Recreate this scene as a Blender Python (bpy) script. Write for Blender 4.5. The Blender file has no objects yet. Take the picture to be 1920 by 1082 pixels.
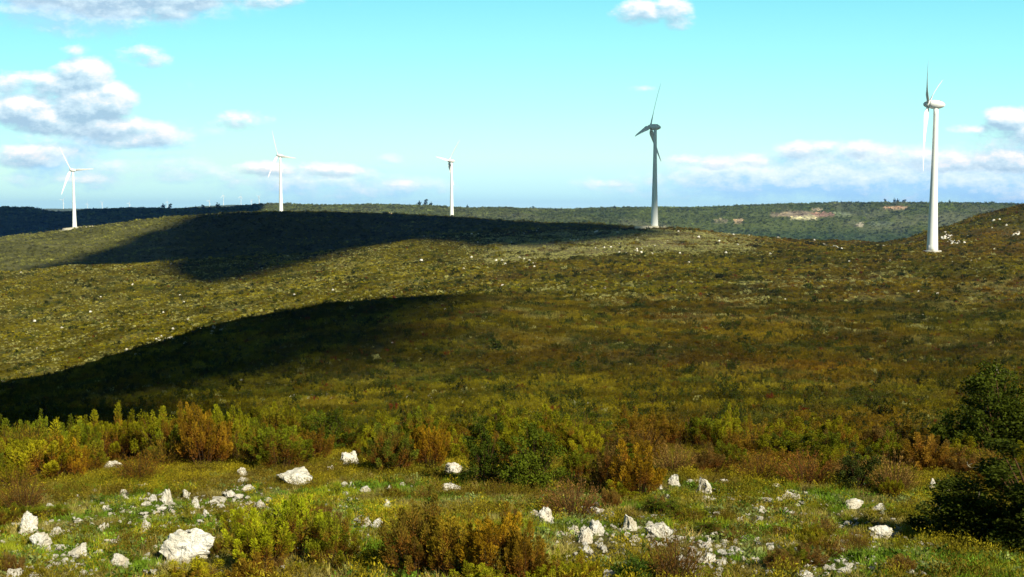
import bpy, math, random
import numpy as np
from mathutils import Vector, Matrix

# ---------------------------------------------------------------- camera
F = 2059.0            # focal length in pixels of a 1920 wide picture
W0, H0 = 1920.0, 1082.0
HORIZON = 400.0
PITCH = math.atan((H0/2-HORIZON)/F)
CP, SP = math.cos(PITCH), math.sin(PITCH)
scene = bpy.context.scene
C = scene.collection
cam_d = bpy.data.cameras.new('camera')
cam_d.sensor_width = 36.0
cam_d.lens = 36.0*F/W0
cam_d.clip_start = 0.1
cam_d.clip_end = 60000
cam = bpy.data.objects.new('camera', cam_d)
C.objects.link(cam)
cam.rotation_euler = (math.pi/2-PITCH, 0, 0)
scene.camera = cam

# ---------------------------------------------------------------- light and exposure
scene.view_settings.view_transform = 'Standard'
scene.view_settings.look = 'None'
scene.view_settings.exposure = 0.6
scene.view_settings.gamma = 1.0
SUN_EL = math.radians(31)
SUN_DIR = Vector((0.57*math.cos(SUN_EL), -0.82*math.cos(SUN_EL), math.sin(SUN_EL))).normalized()
sun_d = bpy.data.lights.new('sun', 'SUN')
sun_d.energy = 5.0
sun_d.angle = math.radians(0.53)
sun_d.color = (1.0, 0.92, 0.74)
sun = bpy.data.objects.new('sun', sun_d)
C.objects.link(sun)
sun.rotation_euler = SUN_DIR.to_track_quat('Z', 'Y').to_euler()

def pix_dir(px, py):
    a = (px-W0/2)/F; b = (H0/2-py)/F
    return np.array([a, CP+b*SP, -SP+b*CP])

def uvdir(px, py):
    d = pix_dir(px, py)
    return (d[0]/d[1]*2.059, d[2]/d[1]*2.059)     # units of 1000 pixels

# ---------------------------------------------------------------- world: sky with clouds
class NB:
    """small helper to write node trees"""
    def __init__(self, tree): self.t = tree; self.n = tree.nodes; self.l = tree.links
    def put(self, sock, v):
        if isinstance(v, bpy.types.NodeSocket): self.l.new(v, sock)
        elif v is not None: sock.default_value = v
    def math(self, op, a, b=None, c=None, clamp=False):
        n = self.n.new('ShaderNodeMath'); n.operation = op; n.use_clamp = clamp
        for i, v in enumerate((a, b, c)):
            if v is not None: self.put(n.inputs[i], v)
        return n.outputs[0]
    def vec(self, op, a, b=None, scale=None):
        n = self.n.new('ShaderNodeVectorMath'); n.operation = op
        self.put(n.inputs[0], a)
        if b is not None: self.put(n.inputs[1], b)
        if scale is not None: self.put(n.inputs['Scale'], scale)
        return n.outputs['Value'] if op in ('LENGTH', 'DOT_PRODUCT', 'DISTANCE') else n.outputs[0]
    def mix(self, f, a, b, blend='MIX'):
        n = self.n.new('ShaderNodeMix'); n.data_type = 'RGBA'; n.blend_type = blend
        self.put(n.inputs[0], f); self.put(n.inputs[6], a); self.put(n.inputs[7], b)
        return n.outputs[2]
    def ramp(self, f, stops, interp='LINEAR'):
        n = self.n.new('ShaderNodeValToRGB'); n.color_ramp.interpolation = interp
        e = n.color_ramp.elements
        while len(e) < len(stops): e.new(0.5)
        for k, (p, c) in enumerate(stops):
            e[k].position = p; e[k].color = (*c, 1) if len(c) == 3 else c
        self.put(n.inputs[0], f)
        return n.outputs[0]
    def noise(self, v, scale, detail=4, rough=0.55, dist=0.0):
        n = self.n.new('ShaderNodeTexNoise')
        if v is not None: self.put(n.inputs['Vector'], v)
        n.inputs['Scale'].default_value = scale; n.inputs['Detail'].default_value = detail
        n.inputs['Roughness'].default_value = rough; n.inputs['Distortion'].default_value = dist
        return n.outputs['Fac']
    def mapr(self, v, a, b, c=0.0, d=1.0, smooth=False):
        n = self.n.new('ShaderNodeMapRange')
        if smooth: n.interpolation_type = 'SMOOTHSTEP'
        self.put(n.inputs[0], v)
        for i, x in zip((1, 2, 3, 4), (a, b, c, d)): n.inputs[i].default_value = x
        return n.outputs[0]

def cloud_group(name, blobs, nscale, namp, floor=-0.6):
    g = bpy.data.node_groups.new(name, 'ShaderNodeTree')
    g.interface.new_socket('uv', in_out='INPUT', socket_type='NodeSocketVector')
    g.interface.new_socket('density', in_out='OUTPUT', socket_type='NodeSocketFloat')
    b = NB(g)
    gi = g.nodes.new('NodeGroupInput'); go = g.nodes.new('NodeGroupOutput')
    uv = gi.outputs[0]
    cur = None
    for (px, py, rx, ry, amp) in blobs:
        cu, cv = uvdir(px, py)
        d = b.vec('SUBTRACT', uv, (cu, cv, 0))
        d = b.vec('MULTIPLY', d, (1000.0/rx, 1000.0/ry, 0))
        q = b.vec('DOT_PRODUCT', d, d)
        v = b.math('MULTIPLY_ADD', q, -amp, amp)
        cur = v if cur is None else b.math('SMOOTH_MAX', cur, v, 0.25)
    cur = b.math('MAXIMUM', cur, floor)
    st = b.vec('MULTIPLY', uv, (1.0, 1.7, 1.0))
    n1 = b.noise(st, nscale, 9, 0.66)
    n2 = b.noise(st, nscale*0.35, 3, 0.5)
    nn = b.math('ADD', b.math('MULTIPLY', b.math('SUBTRACT', n1, 0.5), namp),
                b.math('MULTIPLY', b.math('SUBTRACT', n2, 0.5), namp*0.6))
    b.l.new(b.math('ADD', cur, nn), go.inputs[0])
    return g

CUMULUS = [(150, 138, 62, 34, 1), (95, 158, 60, 30, .9), (20, 155, 60, 26, .8), (205, 195, 64, 40, 1.1), (150, 205, 70, 45, 1.1),
           (40, 205, 75, 38, 1), (100, 225, 90, 34, 1), (200, 238, 100, 30, 1), (295, 250, 52, 28, .95), (245, 262, 90, 20, .8),
           (230, -18, 230, 52, 1.1), (90, -25, 120, 45, 1), (380, -22, 150, 40, .9), (500, -2, 75, 20, .7), (285, 12, 90, 28, .9),
           (268, 107, 42, 19, .32), (450, 226, 60, 20, .6), (135, 94, 26, 12, .35), (70, 290, 78, 24, .55), (140, 335, 60, 9, .35),
           (612, 318, 62, 17, .75), (500, 318, 70, 14, .4), (744, 343, 26, 8, .4),
           (1195, 22, 56, 24, .7), (1258, 18, 38, 22, .7), (1275, 40, 30, 14, .45), (1142, 344, 50, 10, .45), (1206, 167, 28, 7, .3),
           (1890, 225, 52, 26, .9), (1835, 243, 60, 12, .6), (1880, 262, 70, 26, .5), (1895, 296, 90, 26, .6), (1960, 250, 80, 60, .8),
           (1350, 303, 100, 15, .4), (1520, 286, 72, 22, .5), (1625, 288, 80, 22, .42), (1760, 300, 90, 20, .42), (1415, 300, 44, 14, .45)]
BANK = [(1400, 335, 240, 42, 1), (1600, 320, 260, 60, 1.1), (1800, 330, 260, 70, 1.2), (1960, 330, 200, 90, 1.2), (1250, 350, 200, 30, .7),
        (600, 345, 150, 32, .5), (480, 335, 110, 28, .35), (260, 312, 140, 20, .4), (350, 328, 90, 16, .35), (120, 330, 200, 20, .3), (735, 297, 22, 9, .3),
        (80, 290, 130, 34, .7), (60, 200, 160, 60, .7), (200, 250, 190, 36, .8), (180, 0, 340, 60, .7), (700, 350, 140, 22, .4)]

world = bpy.data.worlds.new('World')
scene.world = world
world.use_nodes = True
wt = world.node_tree
wt.nodes.clear()
b = NB(wt)
tc = wt.nodes.new('ShaderNodeTexCoord')
sep = wt.nodes.new('ShaderNodeSeparateXYZ'); wt.links.new(tc.outputs['Generated'], sep.inputs[0])
dx, dy, dz = sep.outputs
yy = b.math('MAXIMUM', dy, 0.02)
u = b.math('MULTIPLY', b.math('DIVIDE', dx, yy), 2.059)
v = b.math('MULTIPLY', b.math('DIVIDE', dz, yy), 2.059)
cmb = wt.nodes.new('ShaderNodeCombineXYZ'); wt.links.new(u, cmb.inputs[0]); wt.links.new(v, cmb.inputs[1])
uv = cmb.outputs[0]
front = b.mapr(dy, 0.25, 0.55, 0, 1, True)
# clear sky: turquoise aloft, pale mint lower down, deepening to blue towards the zenith
S = 0.75
elev = b.math('ADD', dz, b.math('MULTIPLY', b.math('MULTIPLY', dx, dx), 0.10))
sky = b.ramp(elev, [(0.0, (.68, 1.02, 1.05)), (0.014, (.60, .97, 1.0)), (0.05, (.66, 1.0, .89)), (0.095, (.49, .98, .91)), (0.14, (.36, .91, .94)),
                    (0.185, (.25, .77, .87)), (0.25, (.07, .26, .38)), (0.40, (.020, .07, .12)), (1.0, (.008, .025, .05))])
nish = wt.nodes.new('ShaderNodeTexSky'); nish.sky_type = 'NISHITA'; nish.sun_disc = False
nish.sun_elevation = SUN_EL; nish.sun_rotation = math.atan2(SUN_DIR.x, SUN_DIR.y)
nsc = b.vec('SCALE', nish.outputs[0], scale=0.006)
sky = b.mix(1.0, sky, nsc, 'ADD')
def shaded(group, off, mlo, mhi, gain, base):
    g1 = wt.nodes.new('ShaderNodeGroup'); g1.node_tree = group; wt.links.new(uv, g1.inputs[0])
    g2 = wt.nodes.new('ShaderNodeGroup'); g2.node_tree = group
    wt.links.new(b.vec('ADD', uv, off), g2.inputs[0])
    d1, d2 = g1.outputs[0], g2.outputs[0]
    mask = b.math('MULTIPLY', b.mapr(d1, mlo, mhi, 0, 1, True), front)
    lit = b.math('MULTIPLY_ADD', b.math('SUBTRACT', d1, d2), gain, base, clamp=True)
    return mask, lit
bank = cloud_group('bank_clouds', BANK, 8.0, 2.6)
m2, l2 = shaded(bank, (0.010, 0.016, 0), -0.10, 0.90, 1.3, 0.36)
c2 = b.mix(l2, (.40, .70, 1.0, 1), (.98, 1.05, 1.06, 1))
sky = b.mix(b.math('MULTIPLY', m2, 0.85), sky, c2)
cum = cloud_group('heap_clouds', CUMULUS, 11.0, 2.5)
m1, l1 = shaded(cum, (0.008, 0.015, 0), -0.15, 0.72, 1.0, 0.35)
c1 = b.ramp(l1, [(0.0, (.38, .56, .72)), (0.42, (.62, .80, .90)), (0.72, (.90, .92, .93)), (1.0, (1.12, 1.08, 1.04))])
sky = b.mix(b.math('MULTIPLY', m1, 0.93), sky, c1)
bg = wt.nodes.new('ShaderNodeBackground'); wt.links.new(sky, bg.inputs[0]); bg.inputs[1].default_value = S
wo = wt.nodes.new('ShaderNodeOutputWorld'); wt.links.new(bg.outputs[0], wo.inputs[0])

# ---------------------------------------------------------------- numpy noise
def _hash(ix, iy, seed):
    n = (ix.astype(np.int64)*374761393 + iy.astype(np.int64)*668265263 + seed*974634777) & 0xffffffff
    n = ((n ^ (n >> 13))*1274126177) & 0xffffffff
    return ((n ^ (n >> 16)) & 0xffff)/65535.0
def vnoise(x, y, seed=0):
    ix = np.floor(x); iy = np.floor(y); fx = x-ix; fy = y-iy
    fx = fx*fx*(3-2*fx); fy = fy*fy*(3-2*fy)
    a = _hash(ix, iy, seed); bb = _hash(ix+1, iy, seed); c = _hash(ix, iy+1, seed); d = _hash(ix+1, iy+1, seed)
    return (a*(1-fx)+bb*fx)*(1-fy)+(c*(1-fx)+d*fx)*fy
def fbm(x, y, seed=0, oct=4):
    s = 0; a = 0.5; t = 0
    for k in range(oct):
        s = s+a*vnoise(x*2**k+17.3*k, y*2**k-9.1*k, seed+k); t += a; a *= 0.5
    return s/t
def sstep(x, a, b_):
    t = np.clip((x-a)/(b_-a), 0, 1); return t*t*(3-2*t)

# ---------------------------------------------------------------- the lie of the land
def IT(x, *pts):
    return np.interp(x, [p[0] for p in pts], [p[1] for p in pts])
def key_table(px):
    """for a compass direction (pixel column px of a level picture): lists of (distance, picture row) of slope breaks"""
    k = []
    k.append((3.0, None, -1.72))
    k.append((6.4, None, -2.10))
    k.append((10.0, None, -2.78+0*px))
    k.append((15.0, None, IT(px, (0, -3.52), (960, -3.50), (1920, -3.45))))
    k.append((20.0, None, IT(px, (0, -4.4), (960, -4.35), (1920, -4.3))))
    k.append((45.0, IT(px, (0, 905), (960, 890), (1920, 870)), None))
    k.append((100.0, IT(px, (0, 800), (500, 805), (960, 800), (1920, 780)), None))
    k.append((185.0, IT(px, (0, 762), (340, 725), (640, 700), (960, 690), (1920, 685)), None))
    k.append((300.0, IT(px, (-200, 735), (0, 721), (100, 704), (200, 672), (340, 632), (400, 616), (520, 592), (640, 574), (760, 566), (900, 562), (1200, 580), (1920, 590)), None))
    k.append((400.0, IT(px, (-200, 755), (0, 738), (340, 650), (640, 583), (800, 560), (900, 545), (1100, 532), (1500, 530), (1920, 530)), None))
    k.append((580.0, IT(px, (-200, 640), (0, 620), (340, 572), (640, 522), (960, 488), (1230, 474), (1500, 476), (1650, 472), (1750, 470), (1830, 468), (1920, 468)), None))
    k.append((800.0, IT(px, (-200, 520), (0, 512), (120, 503), (340, 491), (600, 479), (700, 464), (800, 451), (960, 441), (1100, 434), (1230, 430.5), (1300, 434), (1400, 444), (1500, 452), (1580, 456), (1650, 458), (1700, 450), (1760, 432), (1830, 408), (1920, 386), (2100, 372)), None))
    k.append((930.0, IT(px, (-200, 524), (0, 516), (340, 493), (600, 474), (700, 456), (800, 440), (960, 428), (1100, 426), (1190, 427), (1230, 432), (1300, 440), (1500, 468), (1650, 472), (1760, 440), (1830, 418), (1920, 394)), None))
    rc = IT(px, (-200, 1440), (0, 1430), (140, 1425), (390, 1330), (500, 1270), (700, 1200), (960, 1090), (1230, 1050))
    k.append((rc, IT(px, (-200, 480), (0, 447), (60, 439), (140, 429), (200, 423), (270, 415), (330, 409), (390, 403.5), (450, 399.5), (500, 398), (600, 399.5), (700, 402), (780, 406), (870, 411), (960, 417), (1100, 421), (1190, 429), (1230, 440), (1500, 490), (1650, 490), (1760, 470), (1920, 420)), None))
    k.append((1530.0, IT(px, (-200, 492), (0, 458), (140, 436), (270, 424), (390, 411), (500, 404), (700, 409), (870, 417), (960, 425), (1190, 445), (1500, 500), (1650, 500), (1920, 470)), None))
    k.append((2250.0, IT(px, (-200, 470), (300, 458), (600, 440), (960, 440), (1190, 455), (1400, 470), (1500, 478), (1650, 482), (1920, 470)), None))
    k.append((3050.0, IT(px, (-200, 386), (0, 390), (60, 391), (95, 397), (130, 399), (170, 394), (250, 391), (330, 392), (430, 391), (470, 387), (520, 384), (640, 385), (800, 386), (860, 390), (1000, 394), (1060, 394.5), (1200, 390.5), (1300, 389), (1500, 385), (1560, 382.5), (1700, 382), (1920, 384)), None))
    k.append((4000.0, IT(px, (0, 405), (1920, 400)), None))
    k.append((6300.0, IT(px, (0, 440), (1920, 440)), None))
    k.append((8500.0, IT(px, (-200, 400), (60, 398), (90, 391), (170, 391), (230, 397), (310, 393), (360, 388), (400, 385.5), (450, 384.5), (520, 387), (600, 396), (700, 404), (1920, 410)), None))
    k.append((11500.0, IT(px, (0, 470), (1920, 470)), None))
    k.append((14000.0, IT(px, (0, 470), (1920, 470)), None))
    return k

def profile(phi):
    """phi (n,) -> R keys (n,K), Z keys (n,K)"""
    phi = np.asarray(phi, float)
    lim = math.radians(30)
    ap = np.abs(phi)
    pe = np.where(ap <= lim, phi, np.sign(phi)*lim*np.clip(1-(ap-lim)/(math.pi-lim), 0, 1))
    s = np.tan(pe)
    px = W0/2+F*s*CP
    for _ in range(2): pass
    Rs, Zs = [], []
    for (R, py, z) in key_table(px):
        R = np.broadcast_to(R, px.shape).astype(float)
        if py is None:
            Z = np.broadcast_to(z, px.shape).astype(float)
        else:
            bb = (H0/2-py)/F
            # height above a level plane at depth Y = R cos(phi)
            Z = (-SP+bb*CP)/(CP+bb*SP)*R*np.cos(pe)
        Rs.append(R); Zs.append(Z)
    return np.stack(Rs, -1), np.stack(Zs, -1)

def pchip(x, y, xq):
    """x, y (n,K); xq (m,) shared -> (n,m); monotone cubic"""
    n, K = x.shape
    h = np.diff(x, axis=1); dl = np.diff(y, axis=1)/h
    d = np.zeros_like(y)
    w1 = 2*h[:, 1:]+h[:, :-1]; w2 = h[:, 1:]+2*h[:, :-1]
    same = dl[:, :-1]*dl[:, 1:] > 0
    with np.errstate(divide='ignore', invalid='ignore'):
        hm = (w1+w2)/(w1/dl[:, :-1]+w2/dl[:, 1:])
    d[:, 1:-1] = np.where(same, hm, 0)
    d[:, 0] = dl[:, 0]; d[:, -1] = dl[:, -1]
    out = np.empty((n, len(xq)))
    for i in range(n):
        j = np.clip(np.searchsorted(x[i], xq)-1, 0, K-2)
        t = (xq-x[i, j])/h[i, j]; t = np.clip(t, 0, 1)
        t2 = t*t; t3 = t2*t
        out[i] = (2*t3-3*t2+1)*y[i, j]+(t3-2*t2+t)*h[i, j]*d[i, j]+(-2*t3+3*t2)*y[i, j+1]+(t3-t2)*h[i, j]*d[i, j+1]
    return out

PH = np.concatenate([np.linspace(-math.pi, -math.radians(32), 60, endpoint=False),
                     np.linspace(-math.radians(32), math.radians(32), 760, endpoint=False),
                     np.linspace(math.radians(32), math.pi, 61)])
NR = 640
RR = np.geomspace(0.9, 12000, NR)
KR, KZ = profile(PH)
ZG = pchip(KR, KZ, RR)
GX = RR[None, :]*np.sin(PH)[:, None]; GY = RR[None, :]*np.cos(PH)[:, None]
_r = RR[None, :]
ZG += 0.10*(fbm(GX/1.6, GY/1.6, 5)-0.5)*sstep(_r, 2, 5)*(1-sstep(_r, 60, 120))
ZG += np.minimum(0.006*_r, 5.0)*(fbm(GX/38, GY/38, 9)-0.5)*sstep(_r, 40, 120)*(1-sstep(_r, 1500, 2200))
ZG += np.minimum(0.0035*_r, 4)*(fbm(GX/11, GY/11, 11, 3)-0.5)*sstep(_r, 60, 150)*(1-sstep(_r, 1500, 2200))
ZG += 11.0*(fbm(GX/130, GY/130, 21)-0.5)*sstep(_r, 1700, 2400)
ZG[-1] = ZG[0]

def height(X, Y):
    X = np.asarray(X, float); Y = np.asarray(Y, float)
    R = np.clip(np.hypot(X, Y), RR[0], RR[-1]*0.999); ph = np.arctan2(X, Y)
    fi = np.interp(ph, PH, np.arange(len(PH))); fj = (np.log(R)-math.log(RR[0]))/(math.log(RR[-1])-math.log(RR[0]))*(NR-1)
    i = np.clip(fi.astype(int), 0, len(PH)-2); j = np.clip(fj.astype(int), 0, NR-2)
    a = fi-i; c = fj-j
    return (ZG[i, j]*(1-a)+ZG[i+1, j]*a)*(1-c)+(ZG[i, j+1]*(1-a)+ZG[i+1, j+1]*a)*c

def project(X, Y, Z):
    fw = Y*CP-Z*SP; up = Y*SP+Z*CP
    return W0/2+F*X/fw, H0/2-F*up/fw

def hit(px, py, rmin=3.0, rmax=11500.0):
    """where the ray through a picture point meets the land"""
    d = pix_dir(px, py); d = d/math.hypot(d[0], d[1])
    R = np.geomspace(rmin, rmax, 4000)
    g = height(d[0]*R, d[1]*R)
    below = d[2]*R <= g
    k = int(np.argmax(below)) if below.any() else len(R)-1
    if not below.any(): k = int(np.argmin(d[2]*R/R-g/R))
    r = R[k]
    return Vector((d[0]*r, d[1]*r, float(height(d[0]*r, d[1]*r))))

def at(px, R):
    """the ground at distance R in the compass direction of picture column px (taken near the horizon)"""
    s = (px-W0/2)/F/CP; ph = math.atan(s)
    X, Y = R*math.sin(ph), R*math.cos(ph)
    return Vector((X, Y, float(height(X, Y))))

# ---------------------------------------------------------------- object helpers
def tag(o, label=None, cat=None, group=None, kind=None):
    if label: o['label'] = label
    if cat: o['category'] = cat
    if group: o['group'] = group
    if kind: o['kind'] = kind
    return o
def link(o, parent=None):
    C.objects.link(o)
    if parent is not None: o.parent = parent
    return o
def np_mesh(name, V, Fc, mat=None, smooth=False, attrs=None):
    """V (n,3); Fc: (m,3) or (m,4) array"""
    me = bpy.data.meshes.new(name)
    V = np.asarray(V, np.float32); Fc = np.asarray(Fc, np.int32)
    me.vertices.add(len(V)); me.vertices.foreach_set('co', V.ravel())
    n = Fc.shape[1]
    me.loops.add(Fc.size); me.loops.foreach_set('vertex_index', Fc.ravel())
    me.polygons.add(len(Fc)); me.polygons.foreach_set('loop_start', np.arange(0, Fc.size, n, dtype=np.int32))
    if smooth: me.polygons.foreach_set('use_smooth', np.ones(len(Fc), bool))
    me.update(calc_edges=True)
    for k, (typ, arr) in (attrs or {}).items():
        a = me.attributes.new(k, typ, 'POINT')
        a.data.foreach_set('color' if typ == 'FLOAT_COLOR' else 'value', np.asarray(arr, np.float32).ravel())
    if mat: me.materials.append(mat)
    return me
def new_mat(name, rough=0.8, spec=0.0):
    m = bpy.data.materials.new(name); m.use_nodes = True
    bs = m.node_tree.nodes['Principled BSDF']
    bs.inputs['Roughness'].default_value = rough
    bs.inputs['Specular IOR Level'].default_value = spec
    return m, NB(m.node_tree), bs
def attr(bn, name, kind='GEOMETRY', out='Fac'):
    n = bn.n.new('ShaderNodeAttribute'); n.attribute_name = name; n.attribute_type = kind
    return n.outputs[out]

# ---------------------------------------------------------------- colours of the vegetation by place
OLIVE = np.array([.118, .101, .004]); RUST = np.array([.130, .076, .004]); DGREEN = np.array([.030, .038, .004])
PALE = np.array([.30, .28, .14]); YGREEN = np.array([.155, .132, .006]); TAN = np.array([.26, .24, .070])
def mixc(a, b_, t): return a*(1-t[..., None])+b_*t[..., None]
def zone(X, Y, Z):
    """(colour, pale-stone density) of the low scrub for world points"""
    px, py = project(X, Y, Z)
    R = np.hypot(X, Y)
    n1 = fbm(X/60, Y/60, 31); n2 = fbm(X/22, Y/22, 37); n3 = fbm(X/7, Y/7, 41, 3)
    col = np.broadcast_to(OLIVE, X.shape+(3,)).copy()
    rusty = sstep(px, 700, 1300)*0.50*(1-sstep(R, 900, 1500))
    col = mixc(col, RUST, np.clip(rusty*sstep(n1, .35, .62)+0.5*sstep(n2, .55, .7)*sstep(R, 5, 60), 0, 1))
    yel = (1-sstep(px, 500, 1100))*sstep(R, 310, 380)*(1-sstep(R, 830, 1000))
    col = mixc(col, YGREEN, np.clip(yel*0.85*sstep(n2, .2, .6), 0, 1))
    near = (1-sstep(R, 240, 330))*sstep(py, 640, 720)*sstep(px, 350, 600)*(1-sstep(px, 1000, 1500))
    col = mixc(col, YGREEN*0.85, near*0.6)
    tan = sstep(n2, .46, .62)*sstep(n3, .40, .6)
    tz = 0.6*(1-sstep(px, 600, 1000))*sstep(R, 330, 420)*(1-sstep(R, 700, 780))+0.55*sstep(px, 850, 1000)*sstep(R, 170, 260)*(1-sstep(R, 420, 520))+0.12
    col = mixc(col, TAN, np.clip(tan*tz, 0, 1)*.8)
    col = mixc(col, DGREEN*1.6, 0.8*sstep(n3, .60, .72)*sstep(R, 30, 90))
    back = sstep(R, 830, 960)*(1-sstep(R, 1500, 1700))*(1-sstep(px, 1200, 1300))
    bk = mixc(np.broadcast_to(np.array([.140, .142, .034]), X.shape+(3,)), np.array([.075, .080, .018]), sstep(px, 260, 420))  # right of the pale slope the colour is darkened to deepen the cloud shade
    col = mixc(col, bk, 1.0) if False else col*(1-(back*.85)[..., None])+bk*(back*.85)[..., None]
    # pale stony band on the shoulder and other stony patches
    band = sstep(R, 560, 620)*(1-sstep(R, 760, 830))*sstep(px, 820, 960)*(1-sstep(px, 1330, 1450))
    rightstones = sstep(px, 1680, 1760)*sstep(R, 590, 640)*(1-sstep(R, 860, 900))*0.25
    stony = np.clip(band*.9+rightstones, 0, 1)*sstep(n2, .38, .52)+0.03*sstep(n2, .5, .62)*sstep(n3, .45, .6)
    t1 = back*(1-sstep(px, 250, 420))
    stony = np.clip(stony*.55+t1*0.15*sstep(n2, .45, .6), 0, 1)
    # far ridges
    far = sstep(R, 1600, 2100)
    f1 = fbm(X/70, Y/150, 51); f2 = fbm(X/260, Y/400, 53)
    fc = mixc(np.broadcast_to(np.array([.080, .102, .022]), X.shape+(3,)), np.array([.115, .125, .060]), sstep(f1, .50, .68)*sstep(f2, .35, .6))
    fc = mixc(fc, np.array([.055, .078, .020]), sstep(f2, .55, .68))
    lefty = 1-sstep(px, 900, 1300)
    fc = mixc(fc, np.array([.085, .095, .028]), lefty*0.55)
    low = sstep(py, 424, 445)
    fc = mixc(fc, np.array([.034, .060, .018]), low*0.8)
    for (cx, cy, rx, ry, cc) in ((1513, 407, 30, 5.5, (.55, .52, .33)), (1488, 402, 40, 5, (.25, .21, .14)), (1540, 403, 22, 4, (.30, .20, .15)), (1676, 390, 25, 3.0, (.46, .32, .20)), (1530, 394, 10, 2.2, (.35, .30, .2)),
                                 (1384, 414, 11, 2.8, (.36, .27, .17)), (1613, 424, 11, 3.6, (.55, .50, .38)), (1580, 400, 22, 3.0, (.20, .23, .13)), (1350, 414, 16, 2, (.20, .18, .11)),
                                 (700, 404, 30, 1.8, (.32, .22, .12)), (1650, 419, 30, 3, (.15, .18, .10)), (660, 402, 20, 1.5, (.28, .2, .1))):
        q = ((px-cx)/rx)**2+((py-cy)/ry)**2+1.6*(f1-0.5)+1.2*(fbm(X/25, Y/60, 57, 3)-.5)
        fc = mixc(fc, np.array(cc), (1-sstep(q, .55, 1.1))*(R < 3400)*(R > 1700))
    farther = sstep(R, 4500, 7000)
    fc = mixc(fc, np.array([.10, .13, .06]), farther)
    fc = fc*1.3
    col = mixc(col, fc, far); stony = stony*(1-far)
    # gravel pads round two turbines
    for (qx, qr, a, c_) in ((150, 1425, 20, 26), (1224, 846, 9, 14)):
        p = at(qx, qr)
        q = ((X-p.x)/a)**2+((Y-p.y)/c_)**2+0.8*(n3-.5)
        k = 1-sstep(q, .7, 1.2)
        col = mixc(col, np.array([.52, .48, .36]), k); stony = stony*(1-k)
    return col, stony

# ---------------------------------------------------------------- terrain: one sheet to the horizon
def ground_material():
    m, b, bs = new_mat('scrubland_soil', 0.95, 0.1)
    geo = b.n.new('ShaderNodeNewGeometry').outputs['Position']
    c = attr(b, 'col', out='Color')
    n1 = b.noise(geo, 0.55, 5, 0.7); n2 = b.noise(geo, 9.0, 4, 0.6); n3 = b.noise(geo, 0.06, 5, 0.7)
    k = b.math('MULTIPLY', b.mapr(n1, .3, .7, .55, 1.35), b.mapr(n2, .3, .7, .7, 1.25))
    k = b.math('MULTIPLY', k, b.mapr(n3, .35, .65, .7, 1.25))
    cc = b.vec('SCALE', c, scale=k)
    b.l.new(cc, bs.inputs['Base Color'])
    bp = b.n.new('ShaderNodeBump'); bp.inputs['Strength'].default_value = 0.6; bp.inputs['Distance'].default_value = 0.05
    b.l.new(n2, bp.inputs['Height']); b.l.new(bp.outputs[0], bs.inputs['Normal'])
    return m
nP = len(PH)-1
Vt = np.stack([GX[:-1], GY[:-1], ZG[:-1]], -1).reshape(-1, 3)
ii, jj = np.meshgrid(np.arange(nP), np.arange(NR-1), indexing='ij')
i2 = (ii+1) % nP
Ft = np.stack([ii*NR+jj, ii*NR+jj+1, i2*NR+jj+1, i2*NR+jj], -1).reshape(-1, 4)
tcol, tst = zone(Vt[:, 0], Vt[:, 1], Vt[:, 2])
tR = np.hypot(Vt[:, 0], Vt[:, 1])
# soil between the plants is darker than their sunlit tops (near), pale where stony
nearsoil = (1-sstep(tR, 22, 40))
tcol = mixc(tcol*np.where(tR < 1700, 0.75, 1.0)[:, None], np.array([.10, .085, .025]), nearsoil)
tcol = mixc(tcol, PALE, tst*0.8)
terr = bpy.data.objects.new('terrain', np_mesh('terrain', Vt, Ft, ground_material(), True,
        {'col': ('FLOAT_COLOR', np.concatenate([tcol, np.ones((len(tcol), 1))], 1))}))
link(terr); tag(terr, kind='structure')
# patch of ground under the camera, closing the hole of the polar sheet
Vc = np.concatenate([[[0, 0, -1.72]], Vt.reshape(nP, NR, 3)[:, 0]]); kk = np.arange(nP)
Fc3 = np.stack([np.zeros(nP, int), 1+kk, 1+(kk+1) % nP], -1)
gp = bpy.data.objects.new('ground', np_mesh('ground', Vc, Fc3, terr.data.materials[0], True, {'col': ('FLOAT_COLOR', np.tile([.075, .068, .018, 1], (len(Vc), 1)))}))
link(gp); tag(gp, kind='structure')
HAZE = 4.2e-5
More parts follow.
